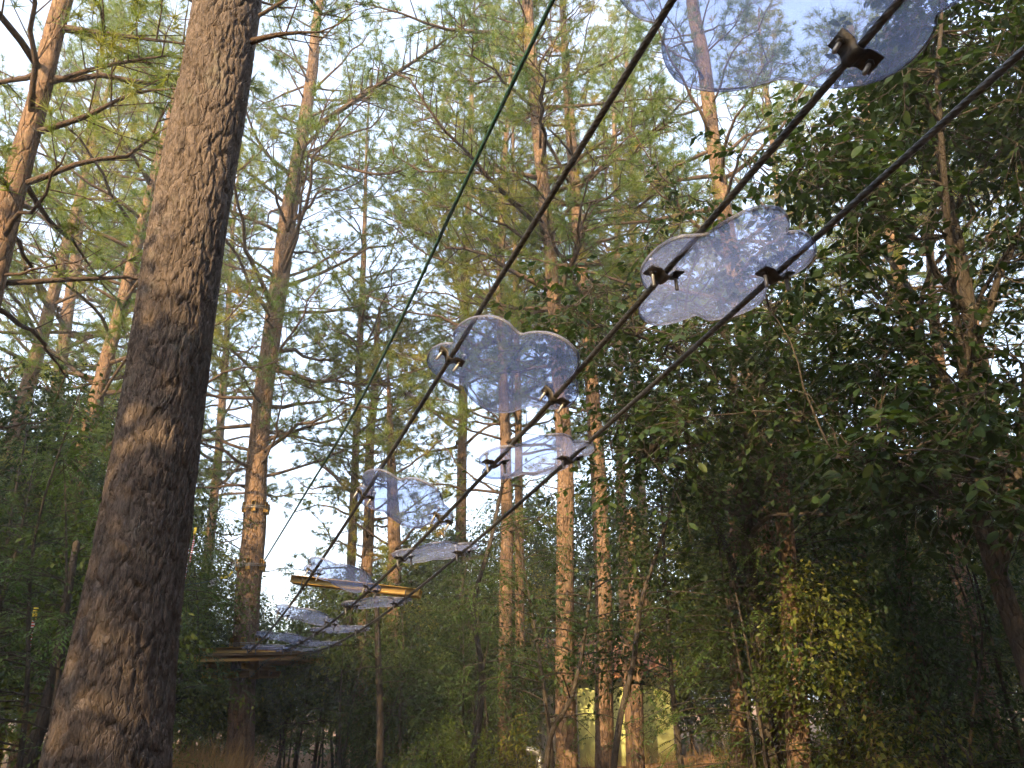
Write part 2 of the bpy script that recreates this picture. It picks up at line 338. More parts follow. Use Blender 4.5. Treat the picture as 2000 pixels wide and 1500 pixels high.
def trunk_mesh(name, P, R, k, dz, mat, rs, depth=0.0, cw=0.06, ch=0.14, lump=0.05, zfine=1e9):
    L_ = np.linalg.norm(np.diff(P, axis=0), axis=1).sum(); n = max(12, int(L_/dz))
    d = np.concatenate([[0], np.cumsum(np.linalg.norm(np.diff(P, axis=0), axis=1))])
    Q = smooth_path(P, n); t = np.linspace(0, d[-1], n); Rr = np.interp(t, d, R)
    kk = np.ones(9)/9
    Rr = np.convolve(np.pad(Rr, 4, mode='edge'), kk, 'valid') if n > 20 else Rr
    keep = np.where(Q[:, 2] < zfine)[0]; cut = np.where(Q[:, 2] >= zfine)[0][::max(1, int(0.12/dz))]
    if len(cut): sel = np.concatenate([keep, cut, [n-1]]); sel = np.unique(sel); Q, t, Rr = Q[sel], t[sel], Rr[sel]; n = len(sel)
    T, Nn, B = frames(Q); th = np.arange(k)*2*math.pi/k
    TH, TT = np.meshgrid(th, t)
    rr = Rr[:, None]*(1+lump*np.sin(TH*2+TT*0.9)+lump*0.7*np.sin(TH*3-TT*1.7+2)+lump*0.5*np.sin(TT*3.1+TH))
    if depth > 0:
        Rm = float(np.mean(Rr)); rr = rr+(bark_disp(TH*Rm, TT, 2*math.pi*Rm, cw, ch, rs)-0.8)*depth
        rr += depth*0.25*bark_disp(TH*Rm, TT, 2*math.pi*Rm, cw*0.3, ch*0.4, rs)
    V = Q[:, None]+rr[..., None]*(np.cos(TH)[..., None]*Nn[:, None]+np.sin(TH)[..., None]*B[:, None])
    V = np.vstack([V.reshape(-1, 3), Q[-1:]+T[-1:]*Rr[-1]])
    a = np.arange(k)+(n-1)*k
    cap = np.stack([a, np.roll(a, -1), np.full(k, n*k)], 1)
    return mk_mesh(name, V, [tube_quads(n, k), cap], mat), Q, Rr, t

def needles(pos, dirs, rs, K=22, ln=0.16, wd=0.0045, spread=(0.1, 1.6)):
    n = len(pos)
    if n == 0: return np.zeros((0, 3)), np.zeros((0, 3), int)
    D = unit(dirs)[:, None]; a = np.where(np.abs(D[..., 2:3]) < 0.9, np.array([0, 0, 1.0]), np.array([1.0, 0, 0]))
    U = unit(np.cross(D, a)); W = np.cross(D, U)
    ph = rs.rand(n, K, 1)*2*math.pi; el = spread[0]+(spread[1]-spread[0])*rs.rand(n, K, 1)
    nd = D*np.cos(el)+(U*np.cos(ph)+W*np.sin(ph))*np.sin(el)
    nd = nd+np.array([0, 0, -0.10]); nd = unit(nd)
    l = ln*(0.7+0.5*rs.rand(n, K, 1))
    base = pos[:, None]-D*0.06*rs.rand(n, K, 1)
    side = unit(np.cross(nd, rs.randn(n, K, 3)))*wd*0.5
    V = np.stack([base-side, base+side, base+nd*l+np.array([0, 0, -0.02])], 2).reshape(-1, 3)
    return V, np.arange(len(V)).reshape(-1, 3)

LEAF4 = (np.array([[0, 0, 0], [0.45, 0.27, 0.05], [0.45, -0.27, 0.05], [0.5, 0, 0], [1, 0, -0.06]], float),
         np.array([[0, 3, 1], [0, 2, 3], [3, 4, 1], [2, 4, 3]]))
LEAF8 = (np.array([[0, 0, 0], [0.2, 0.2, 0.035], [0.2, -0.2, 0.035], [0.48, 0.28, 0.05], [0.48, -0.28, 0.05], [0.78, 0.19, 0.02], [0.78, -0.19, 0.02], [1, 0, -0.10], [0.2, 0, 0.01], [0.48, 0, 0.0], [0.78, 0, -0.035]], float),
         np.array([[0, 8, 1], [0, 2, 8], [8, 9, 3], [8, 3, 1], [2, 4, 9], [2, 9, 8], [9, 10, 5], [9, 5, 3], [4, 6, 10], [4, 10, 9], [10, 7, 5], [6, 7, 10]]))
LEAF2 = (np.array([[0, 0, 0], [0.5, 0.2, 0.04], [0.5, -0.2, 0.04], [1, 0, -0.04]], float), np.array([[0, 3, 1], [0, 2, 3]]))
def leaves(pos, dirs, ups, size, tmpl, narrow=1.0):
    V0, F0 = tmpl; n = len(pos)
    if n == 0: return np.zeros((0, 3)), np.zeros((0, 3), int)
    D = unit(dirs); Sd = unit(np.cross(ups, D)); U = np.cross(D, Sd); size = np.broadcast_to(size, (n,))
    V = pos[:, None]+size[:, None, None]*(V0[None, :, 0:1]*D[:, None]+V0[None, :, 1:2]*narrow*Sd[:, None]+V0[None, :, 2:3]*U[:, None])
    F = F0[None]+np.arange(n)[:, None, None]*len(V0)
    return V.reshape(-1, 3), F.reshape(-1, 3)

def pine(label, pts, Y, seed, crown0=5.0, top=15.0, lmax=2.6, near=False, dens=1.0, group=None, leanY=0.0, stubs=5, res=(18, 0.09), depth=0.012, whorl=0.6, K=28, tuft=0.15, name='pine_tree', wd=0.0078, mat=None, lowlimbs=0, cw=0.06, ch=0.16, ln=0.19, zfine=8.0, paths=()):
    """pts: (px, py, width px) down the visible trunk; the trunk stands Y metres ahead"""
    rs = np.random.RandomState(seed)
    P = []; R = []
    for (a, b, wpx) in sorted(pts, key=lambda q: -q[1]):
        p = at(a, b, Y); p = at(a, b, Y+leanY*(p[2]))
        P.append(p); R.append(wpx/2*zdepth(p)/FPX)
    P = np.array(P); R = np.array(R)
    if P[0, 2] > 0.3:
        dlow = (P[1]-P[0])/(P[1, 2]-P[0, 2]); x = P[0]-dlow*P[0, 2]*0.5; x[2] = -0.15
        P = np.vstack([x, P]); R = np.concatenate([[R[0]*1.18], R])
    else:
        P[0, 2] = min(P[0, 2], -0.1)
    if P[-1, 2] < top:
        dr = (P[-1]-P[-2])/(P[-1, 2]-P[-2, 2]); hh = top-P[-1, 2]
        P = np.vstack([P, P[-1]+dr*hh*0.5+np.array([rs.randn()*0.08, rs.randn()*0.08, 0]), P[-1]+dr*hh*0.9])
        R = np.concatenate([R, [R[-1]*0.55, 0.02]])
    base = np.array([P[0, 0], P[0, 1], 0.0]); P = P-base
    root = thing(name, label, 'tree', base, 0, group)
    me, Q, Rr, t = trunk_mesh('trunk', P, R, res[0], res[1], mat or M['bark'], rs, depth, cw, ch, zfine=zfine)
    obj('trunk', me, root)
    crown = MB(); npos = []; ndir = []
    def trunk_at(h): i_ = np.searchsorted(Q[:, 2], h); i_ = min(max(i_, 1), len(Q)-1); return Q[i_], Rr[i_]
    htop = Q[-1, 2]
    def limb(h, az, Ln, up, bare=False, r=None, pth=None):
        c, rt = trunk_at(h); d0 = np.array([math.cos(az), math.sin(az), 0])
        n = 9; s = np.linspace(0, 1, n); wob = np.cumsum(rs.randn(n, 3)*0.06*Ln, 0); wob -= wob[0]
        path = c+d0*(rt*0.6)+np.outer(s*Ln, d0)+np.outer(Ln*(up*s+0.16*s**2*rs.uniform(-0.6, 1.2)), [0, 0, 1])+wob*s[:, None]
        if pth is not None: path = smooth_path(pth, n); Ln = np.linalg.norm(np.diff(path, axis=0), axis=1).sum(); rt = 0.2
        r0 = r or min(rt*0.42, 0.010+0.0125*Ln)
        mb = MB(); mb.tube(path, r0*(1-0.82*s), 5)
        dead = rs.rand() < 0.14; lush = rs.uniform(0.55, 1.3)
        if not bare:
            nb = int((4+Ln*3.4)*dens*(0.6 if dead else lush))+2
            f = 0.22+0.78*(np.arange(nb)+rs.rand(nb))/nb; x = f*(n-1); i0 = np.minimum(x.astype(int), n-2); b0 = path[i0]+(path[i0+1]-path[i0])*(x-i0)[:, None]
            tan = unit(path[i0+1]-path[i0]); sd = unit(np.cross(tan, [0, 0, 1]))*np.where(np.arange(nb) % 2, 1, -1)[:, None]
            bl = 0.28+0.30*Ln*(1-f)+0.15*rs.rand(nb)
            bd = unit(tan*rs.uniform(0.5, 1.0, (nb, 1))+sd*rs.uniform(0.5, 1.0, (nb, 1))+np.array([0, 0, 1])*rs.uniform(-0.45, 0.95, (nb, 1)))
            m5 = 3; s5 = np.linspace(0, 1, m5)[None, :, None]
            bp = b0[:, None]+bd[:, None]*bl[:, None, None]*s5+np.array([0, 0, 0.15])*(bl*rs.uniform(-1, 1, nb))[:, None, None]*s5**2+np.cumsum(rs.randn(nb, m5, 3)*0.025, 1)*s5
            mb.add(*tubes_batch(bp, np.full(nb, max(0.004, r0*0.28)), np.full(nb, 0.0025), 3))
            nt_ = np.maximum(2, (bl/tuft).astype(int)); w_ = np.repeat(np.arange(nb), nt_); kx = np.concatenate([np.arange(q)+1 for q in nt_])/np.repeat(nt_, nt_)
            y_ = (0.3+0.7*kx)*(m5-1); j0 = np.minimum(y_.astype(int), m5-2); sg = bp[w_, j0+1]-bp[w_, j0]
            pp = bp[w_, j0]+sg*(y_-j0)[:, None]; dd = unit(unit(sg)+rs.randn(len(w_), 3)*np.where(kx < 0.99, 0.55, 0.12)[:, None])
            pp = pp+dd*np.where(kx < 0.99, rs.uniform(0.02, 0.16, len(w_)), 0)[:, None]
            if not dead:
                npos.extend(pp); ndir.extend(dd)
                npos.append(path[-1]); ndir.append(unit(path[-1]-path[-2]))
        obj('limb', mb.mesh('limb', M['limb']), root)
    for pl in paths:
        limb(0, 0, 1, 0, pth=np.array([at(a, b, Yq) for a, b, Yq in pl])-base, bare=pl[0][2] < 0, r=0.02 if len(pl) < 4 else None)
    h = crown0; az = rs.rand()*6.28
    while h < htop-0.4:
        f = (h-crown0)/max(0.1, htop-crown0)
        for q in range(rs.randint(2, 5)):
            az += 2.4+rs.randn()*0.4
            Ln = lmax*(0.45+0.55*min(1, f*4+0.35))*(1-f**1.6)*rs.uniform(0.55, 1.1)+0.25
            limb(h+rs.randn()*0.15, az, Ln, rs.uniform(-0.12, 0.6)+0.35*f)
        h += whorl*rs.uniform(0.7, 1.3)
    for q in range(7): limb(htop-0.10-0.13*q, rs.rand()*6.28, rs.uniform(0.35, 0.6), rs.uniform(0.4, 1.2), False, 0.008)
    for q in range(stubs):
        hh = rs.uniform(max(1.5, crown0-2.5), crown0+1.0); limb(hh, rs.rand()*6.28, rs.uniform(0.25, 1.0), rs.uniform(-0.1, 0.5), True, 0.016)
    for q in range(lowlimbs):
        limb(rs.uniform(max(2.2, crown0-2.6), crown0), rs.rand()*6.28, rs.uniform(0.9, 1.9), rs.uniform(-0.15, 0.3))
    V, F = needles(np.array(npos), np.array(ndir), rs, K=K, wd=wd, ln=ln)
    obj('crown', mk_mesh('crown', V, F, M['needle'], smooth=False), root)
    return root

# ------------------------------------------------------------------ the pines that show in the picture
T_ = pine
T_('thick rough-barked pine trunk in the left foreground with sunlit patches', [(208, 1500, 240), (238, 1300, 200), (270, 1100, 172), (300, 900, 156), (324, 750, 146), (353, 560, 136), (383, 370, 127), (412, 190, 120), (441, 0, 114)], 3.3, 11, crown0=7.5, top=13, lmax=1.9, dens=0.6, stubs=0, paths=[[(478, 84, 3.3), (540, 68, 3.25), (640, 62, 3.2)]], res=(200, 0.0125), depth=0.017, mat=M['bark_near'], cw=0.046, ch=0.17, zfine=5.6)
T_('pine trunk half hidden just behind the right edge of the thick foreground trunk', [(352, 900, 52), (388, 650, 50), (413, 470, 48), (452, 245, 48), (475, 100, 47), (488, 0, 46)], 6.2, 12, crown0=8.0, top=15, lmax=2.0, dens=0.7, stubs=3, res=(48, 0.035), depth=0.014, mat=M['bark_near'])
T_('dark pine trunk with many bare limbs in the top left corner', [(-22, 570, 46), (12, 430, 45), (42, 310, 43), (76, 190, 39), (100, 90, 37), (124, 0, 34)], 6.0, 13, crown0=4.9, top=13, lmax=2.5, stubs=9, res=(48, 0.035), depth=0.014, dens=0.8, lowlimbs=2, paths=[[(112, 52, 6.0), (210, 66, 5.8), (300, 78, 5.6), (375, 87, 5.4)], [(92, 163, 6.0), (180, 135, 5.8), (260, 118, 5.6), (335, 108, 5.4)], [(74, 257, 6.0), (170, 226, 5.8), (250, 186, 5.6), (365, 172, 5.3)]])
T_('tall pine carrying the wooden platform, wire loops and yellow blocks', [(468, 1480, 54), (473, 1350, 50), (484, 1180, 46), (495, 1040, 42), (503, 900, 39), (525, 690, 36), (548, 540, 33), (563, 420, 31), (586, 290, 27), (608, 150, 21), (626, 0, 14)], 15.9, 14, crown0=6.0, top=21, lmax=3.8, stubs=8, res=(56, 0.04), depth=0.018, dens=1.35, lowlimbs=4, paths=[[(592, 262, 15.9), (660, 218, 15.3), (740, 165, 14.6), (830, 105, 13.8), (900, 55, 13.2), (945, 0, 12.7)], [(590, 300, 15.9), (660, 322, 15.2), (760, 340, 14.5), (850, 305, 13.8)], [(575, 345, 15.9), (520, 300, 15.2), (480, 215, 14.4), (470, 120, 13.8)], [(548, 560, 15.9), (620, 590, 15.2), (700, 560, 14.6)], [(540, 640, 15.9), (480, 600, 15.3), (430, 605, 14.8)]])
T_('slim leaning pine with reddish upper trunk left of the thick foreground trunk', [(145, 960, 30), (165, 870, 29), (198, 740, 27), (235, 610, 25), (262, 500, 22), (282, 420, 19), (305, 330, 14)], 12.5, 15, crown0=5.2, top=17, lmax=3.0, stubs=6, dens=1.15, lowlimbs=3)
T_('pine with a long golden sunlit trunk right of the green rope', [(1106, 1480, 45), (1104, 1300, 38), (1104, 1100, 34), (1103, 900, 30), (1092, 720, 28), (1078, 540, 26), (1066, 400, 25), (1050, 250, 23), (1036, 90, 22), (1030, 0, 21)], 12.0, 16, crown0=7.0, top=16, lmax=3.0, stubs=9, res=(48, 0.04), depth=0.014, dens=1.35, paths=[[(1032, 70, 12.0), (930, 62, 11.6), (860, 55, 11.2), (780, 25, 10.8), (690, 2, 10.4)], [(1062, 210, 12.0), (1150, 205, 11.6), (1240, 195, 11.2), (1310, 192, 10.9)]])
T_('grey straight pine trunk just right of the golden sunlit pine', [(1180, 1480, 38), (1181, 1250, 35), (1172, 1000, 30), (1160, 800, 27), (1146, 620, 25), (1128, 430, 22), (1112, 220, 19), (1100, 40, 12), (1096, -60, 10)], 13.0, 17, crown0=7.2, top=15, lmax=2.8, stubs=7, res=(40, 0.05), depth=0.012, dens=1.3)
T_('slender pine forked low behind the middle translucent cloud step', [(985, 1480, 31), (988, 1200, 27), (990, 1000, 22), (985, 800, 20), (978, 620, 17), (980, 430, 14), (990, 250, 9)], 16.5, 18, crown0=6.0, top=20, lmax=3.4, stubs=6, dens=1.1, lowlimbs=2)
T_('thin pine trunk close beside the slender forked pine', [(1018, 1400, 20), (1014, 1000, 16), (1012, 800, 14), (1008, 600, 11), (1004, 420, 8)], 18.0, 19, crown0=7.0, top=20, lmax=3.0, stubs=4, dens=1.0)
T_('pine with a kinked trunk seen through the big top cloud step', [(1500, 1100, 37), (1480, 850, 34), (1450, 640, 31), (1424, 470, 30), (1404, 350, 29), (1388, 230, 27), (1372, 110, 25), (1352, 0, 22)], 10.5, 20, crown0=5.6, top=14, lmax=2.6, stubs=7, res=(44, 0.04), depth=0.014, dens=1.0)
T_('very thin distant pine left of the right-hand translucent cloud step', [(1214, 1000, 20), (1210, 700, 16), (1205, 450, 12), (1200, 250, 9)], 21.0, 21, crown0=7.5, top=23, lmax=3.2, stubs=4, K=22, wd=0.0122)
T_('greenish mossy trunk rising behind the lower right of the top cloud step', [(1760, 560, 27), (1722, 350, 23), (1702, 260, 21), (1678, 150, 19), (1655, 40, 16)], 11.5, 22, crown0=6.4, top=12.5, lmax=2.2, stubs=3)
T_('pale sunlit pine trunk at the right edge of the picture', [(2010, 1060, 32), (1978, 940, 31), (1940, 800, 28), (1905, 660, 25)], 11.0, 23, crown0=6.5, top=13, lmax=2.4, stubs=4)
T_('straight grey trunk behind dark leaves near the right edge', [(1875, 1100, 28), (1862, 940, 26), (1845, 800, 23), (1826, 640, 20)], 13.0, 24, crown0=7, top=14, lmax=2.4, stubs=4)
T_('crooked small pine left of centre between sky gaps', [(715, 1120, 22), (722, 980, 20), (722, 880, 18), (732, 760, 15), (738, 640, 9)], 19.0, 25, crown0=3.6, top=11.5, lmax=2.2, stubs=4, dens=1.0, K=22, wd=0.0122)
T_('slim pine whose trunk shows through the lower left cloud step', [(770, 1140, 26), (768, 1000, 23), (764, 900, 18), (760, 780, 10)], 18.0, 26, crown0=4.2, top=9.5, lmax=1.8, stubs=3, dens=1.0, K=22, wd=0.0122)
T_('bright green sunlit pine in the far upper left', [(120, 700, 22), (150, 480, 18), (176, 260, 13)], 19.0, 27, crown0=5.5, top=23, lmax=4.3, stubs=2, dens=1.5, K=22, wd=0.01225)
T_('yellow-green sunlit pine between the corner pine and the thick trunk', [(262, 760, 20), (285, 520, 16), (300, 330, 12)], 24.0, 28, crown0=7.5, top=27, lmax=4.5, stubs=2, dens=1.5, K=22, wd=0.0155)
T_('bright yellow-green pine at top centre behind the green rope', [(905, 760, 18), (912, 500, 15), (920, 250, 11)], 21.0, 29, crown0=8.0, top=25, lmax=4.4, stubs=2, dens=1.5, K=22, wd=0.0145)
T_('far pine with yellow-green tufts behind the upper cable gap', [(1240, 700, 18), (1235, 400, 14), (1228, 150, 10)], 24.0, 30, crown0=8.5, top=27, lmax=4.4, stubs=2, dens=1.4, K=22, wd=0.0155)
T_('wispy distant pine filling the gap left of the green rope', [(690, 1000, 16), (702, 700, 13), (712, 450, 9)], 19.0, 31, crown0=6.5, top=20, lmax=3.4, stubs=2, dens=0.9, K=22, wd=0.0122)
T_('distant slim pine behind the kinked-trunk pine', [(1560, 800, 20), (1530, 500, 15), (1500, 200, 10)], 19.0, 32, crown0=7.0, top=22, lmax=3.6, stubs=2, dens=1.1, K=22, wd=0.0145)
T_('far pine low in the haze behind the platform pine', [(400, 1150, 20), (425, 900, 17), (440, 700, 12)], 24.0, 33, crown0=6.0, top=22, lmax=3.4, stubs=2, dens=0.7, K=22, wd=0.0155)
T_('shaded pine on the left edge behind the pinnate-leaved sapling', [(-40, 1100, 34), (25, 860, 30), (70, 700, 27), (108, 560, 20)], 15.0, 34, crown0=4.5, top=18, lmax=3.4, stubs=3, dens=1.2, lowlimbs=3)

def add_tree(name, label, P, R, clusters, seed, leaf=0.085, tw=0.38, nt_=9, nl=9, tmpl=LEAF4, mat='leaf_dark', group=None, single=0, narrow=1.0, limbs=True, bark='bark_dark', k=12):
    """broadleaf tree: trunk path P with radii R, leafy sprays round the cluster points"""
    rs = np.random.RandomState(seed); base = np.array([P[0][0], P[0][1], 0.0]); P = np.asarray(P, float)-base
    root = thing(name, label, 'tree', base, 0, group)
    me, Q, Rr, t = trunk_mesh('trunk', P, np.asarray(R, float), k, 0.08, M[bark], rs, 0.006)
    obj('trunk', me, root)
    pos = []; dr = []; up = []; sz = []; tb = MB(); tws = []
    C_ = np.array(clusters)-base; nm = min(13, len(C_)); far = [int(np.argmax(C_[:, 2]))]
    while len(far) < nm: far.append(int(np.argmax(np.min(np.linalg.norm(C_[:, None]-C_[far][None], axis=2), axis=1))))
    joints = []
    for e, fi in enumerate(far):
        c = C_[fi]; hh = Q[-1, 2]*(0.38+0.6*(e*0.618 % 1)); hh = min(hh, max(Q[2, 2], c[2]-0.2)); j = int(np.argmin(np.abs(Q[:, 2]-hh)))
        Ln = np.linalg.norm(c-Q[j]); mid = Q[j]+(c-Q[j])*0.5+np.array([rs.randn()*0.12, rs.randn()*0.12, 0.14])*Ln
        pth = smooth_path([Q[j], mid, c], 12)+np.vstack([[0, 0, 0], rs.randn(11, 3)*0.02]); lb = MB(); lb.tube(pth, np.linspace(min(Rr[j]*0.55, 0.012+0.012*Ln), 0.006, 12), 7); obj('limb', lb.mesh('limb', M[bark]), root)
        joints.append(pth[3:])
    J_ = np.vstack(joints); bpth = []
    for ci, c in enumerate(C_):
        k0 = J_[int(np.argmin(np.linalg.norm(J_-c, axis=1)+0.25*np.abs(J_[:, 2]-c[2]+0.2)))]
        s = np.linspace(0, 1, 6)[:, None]; bpth.append(k0+(c-k0)*s+np.array([0, 0, 0.18])*np.linalg.norm(c-k0)*(s-s**2)+np.vstack([np.zeros((1, 3)), rs.randn(4, 3)*0.025, np.zeros((1, 3))]))
        for q in range(nt_):
            st = c+rs.randn(3)*tw*0.35; d = unit(rs.randn(3)*np.array([1, 1, 0.55])); L_ = tw*rs.uniform(0.6, 1.3)
            s = np.linspace(0, 1, 5)[:, None]; tp = c+(st-c)*np.minimum(1, s*3)+d*L_*s+np.array([0, 0, -0.22*L_])*s**2
            tws.append(tp)
            for z in range(nl):
                f = 0.15+0.85*(z+rs.rand()*0.5)/nl; x = f*4; i0 = min(int(x), 3); b = tp[i0]+(tp[i0+1]-tp[i0])*(x-i0)
                tan = unit(tp[i0+1]-tp[i0]); sd = unit(np.cross(tan, [0, 0, 1]))*(1 if z % 2 else -1)
                pos.append(b); dr.append(tan*0.55+sd*rs.uniform(0.5, 1.1)+np.array([0, 0, rs.uniform(-0.75, 0.15)])); up.append(np.array([0, 0, 1])+rs.randn(3)*0.4); sz.append(leaf*rs.uniform(0.45, 1.35))
    pos = np.array(pos); dr = np.array(dr); up = np.array(up); sz = np.array(sz)
    tb.add(*tubes_batch(np.array(bpth), np.full(len(bpth), 0.011), np.full(len(bpth), 0.004), 4)); TW = np.array(tws); tb.add(*tubes_batch(TW, np.full(len(TW), 0.0042), np.full(len(TW), 0.0015), 3))
    obj('twigs', tb.mesh('twigs', M[bark]), root, kind='stuff')
    order = np.arange(len(pos))
    if single:
        uv = pix(pos+base); dd = (pos+base-CAM)@_fw
        ok = (uv[:, 0] > 5) & (uv[:, 0] < 1995) & (uv[:, 1] > 5) & (uv[:, 1] < 1495) & (dd > 0.5)
        score = np.where(ok, sz/np.maximum(dd, 0.1), 0); order = np.argsort(-score)
        lm = mk_mesh('leaf', LEAF8[0]*np.array([1, narrow, 1]), LEAF8[1], M[mat])
        D = unit(dr); Sd = unit(np.cross(up, D)); U = np.cross(D, Sd)
        for i_ in order[:single]:
            mw = Matrix(((D[i_, 0], Sd[i_, 0], U[i_, 0], 0), (D[i_, 1], Sd[i_, 1], U[i_, 1], 0), (D[i_, 2], Sd[i_, 2], U[i_, 2], 0), (0, 0, 0, 1))) @ Matrix.Scale(float(sz[i_]), 4)
            mw.translation = pos[i_]
            o = obj('leaf', lm, root); o.matrix_local = mw
        order = order[single:]
    V, F = leaves(pos[order], dr[order], up[order], sz[order], tmpl, narrow)
    obj('crown', mk_mesh('crown', V, F, M[mat]), root, kind='stuff')
    return root

def poly_in(px, py, poly):
    c = False; n = len(poly)
    for i_ in range(n):
        x1, y1 = poly[i_]; x2, y2 = poly[i_-1]
        if (y1 > py) != (y2 > py) and px < (x2-x1)*(py-y1)/(y2-y1)+x1: c = not c
    return c
def cluster_cloud(poly, n, Y0, Y1, rs, zmin=0.8):
    """cluster points through the volume that the outline and the two distances bound"""
    out = []; xs = [q[0] for q in poly]; ys = [q[1] for q in poly]
    while len(out) < n:
        a, b = rs.uniform(min(xs), max(xs)), rs.uniform(min(ys), max(ys))
        if poly_in(a, b, poly):
            p = at(a, b, rs.uniform(Y0, Y1))
            if p[2] > zmin: out.append(p)
    return out
rs = np.random.RandomState(5)
# right-hand broadleaf tree: trunk on the right, dark leaves against the sky
bx = ground_at(2015, 6.2)
cl = cluster_cloud([(1790, -150), (1700, 120), (1640, 240), (1560, 320), (1640, 420), (1560, 560), (1480, 640), (1560, 760), (1640, 900), (1750, 1000), (2150, 1050), (2200, -150)], 220, 4.6, 7.2, rs)
cl += cluster_cloud([(1760, -150), (1730, 120), (1800, 330), (2100, 330), (2150, -150)], 60, 4.4, 6.4, rs)
cl += cluster_cloud([(1600, 240), (1440, 330), (1500, 420), (1650, 380)], 7, 4.6, 5.4, rs)
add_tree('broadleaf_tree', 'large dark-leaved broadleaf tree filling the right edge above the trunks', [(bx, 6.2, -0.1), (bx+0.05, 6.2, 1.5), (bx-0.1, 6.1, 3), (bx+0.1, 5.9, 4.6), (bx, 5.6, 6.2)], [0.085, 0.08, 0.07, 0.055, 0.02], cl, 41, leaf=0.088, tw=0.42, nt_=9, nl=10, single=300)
bx = ground_at(1500, 9.4)
cl = cluster_cloud([(1260, 330), (1330, 430), (1230, 470), (1120, 570), (1010, 590), (1080, 700), (1210, 720), (1280, 860), (1400, 900), (1600, 800), (1580, 560), (1480, 430)], 64, 5.6, 7.8, rs)
cl += cluster_cloud([(1060, 560), (1020, 640), (1130, 760), (1180, 960), (1320, 980), (1300, 700), (1200, 560)], 34, 6.4, 8.6, rs)
cl += cluster_cloud([(1300, 640), (1250, 900), (1350, 1000), (1750, 1020), (1850, 900), (1800, 700), (1500, 600)], 105, 6.5, 8.8, rs)
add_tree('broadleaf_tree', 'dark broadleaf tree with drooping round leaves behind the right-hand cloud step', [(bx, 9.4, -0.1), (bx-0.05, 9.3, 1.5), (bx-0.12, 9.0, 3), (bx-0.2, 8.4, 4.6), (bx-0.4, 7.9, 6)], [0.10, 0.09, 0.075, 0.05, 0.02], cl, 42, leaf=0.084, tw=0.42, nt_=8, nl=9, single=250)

# ------------------------------------------------------------------ understorey saplings and shrubs: eight kinds, copied
def sapling_kind(seed, H, spread, n_stem, n_br, leaf, kind, mat, first=0.25):
    rs = np.random.RandomState(seed); st = MB(); pos = []; dr = []; up = []; sz = []
    for s_ in range(n_stem):
        az = rs.rand()*6.28; ln = rs.uniform(0.05, 0.35)*spread
        top = np.array([math.cos(az)*ln, math.sin(az)*ln, H*rs.uniform(0.75, 1.0)])
        b0 = np.array([rs.randn()*0.08, rs.randn()*0.08, -0.1])*(1 if n_stem > 1 else 0.3); b0[2] = -0.1
        P = smooth_path([b0, top*0.35+rs.randn(3)*0.10*np.array([1, 1, 0]), top*0.7+rs.randn(3)*0.14*np.array([1, 1, 0]), top], 14)
        r0 = (0.012+0.006*H)/(n_stem**0.4); R = np.linspace(r0, 0.005, 14); st.tube(P, R, 7)
        for q in range(n_br//n_stem):
            f = first+(1-first)*(q+rs.rand())/(n_br/n_stem); x = f*13; i0 = min(int(x), 12); b = P[i0]+(P[i0+1]-P[i0])*(x-i0)
            a = rs.rand()*6.28; L_ = spread*(0.35+0.65*math.sin(min(1.0, (1-f)*1.5+0.25)*1.57))*rs.uniform(0.5, 1.0)
            d = unit([math.cos(a), math.sin(a), rs.uniform(0.1, 0.8)]); s = np.linspace(0, 1, 6)[:, None]
            bp = b+d*L_*s+np.array([0, 0, -0.45*L_])*s**2+np.cumsum(rs.randn(6, 3)*0.025, 0)*s
            st.tube(bp, np.linspace(max(0.004, R[i0]*0.4), 0.002, 6), 4, cap=False)
            if kind == 'simple':
                nn = int(L_/leaf*7.5)+8
                for z in range(nn):
                    f2 = 0.2+0.8*rs.rand(); y = f2*5; j = min(int(y), 4); p = bp[j]+(bp[j+1]-bp[j])*(y-j)+rs.randn(3)*0.11*spread**0.5
                    pos.append(p); dr.append(unit(bp[j+1]-bp[j])+rs.randn(3)*0.8+np.array([0, 0, -0.5])); up.append(np.array([0, 0, 1])+rs.randn(3)*0.5); sz.append(leaf*rs.uniform(0.6, 1.25))
            else:
                for z in range(max(3, int(L_/0.13))):
                    f2 = 0.25+0.75*(z+rs.rand())/max(3, int(L_/0.13)); y = min(f2, 0.999)*5; j = min(int(y), 4); p = bp[j]+(bp[j+1]-bp[j])*(y-j)
                    fd = unit(unit(bp[j+1]-bp[j])*0.5+rs.randn(3)*np.array([0.8, 0.8, 0.4])+np.array([0, 0, -0.1])); fl = leaf*rs.uniform(3.2, 5.2); sd = unit(np.cross(fd, [0, 0, 1]))
                    ss = np.linspace(0, 1, 4)[:, None]; st.tube(p+fd*fl*ss+np.array([0, 0, -0.35*fl])*ss**2, 0.0018, 3, cap=False)
                    for u_ in range(8):
                        fu = 0.15+0.85*u_/7; pp = p+fd*fl*fu+np.array([0, 0, -0.35*fl])*fu**2
                        for sg in (-1, 1):
                            pos.append(pp); dr.append(sd*sg+fd*0.55+np.array([0, 0, -0.25-0.3*rs.rand()])); up.append(np.array([0, 0, 1])+rs.randn(3)*0.25); sz.append(leaf*rs.uniform(0.8, 1.15)*(1-0.35*abs(fu-0.45)))
    V, F = leaves(np.array(pos), np.array(dr), np.array(up), np.array(sz), LEAF4 if leaf > 0.075 else LEAF2, 1.0 if kind == 'simple' else 0.75)
    return st.mesh('stem', M['bark_dark']), mk_mesh('crown', V, F, M[mat])
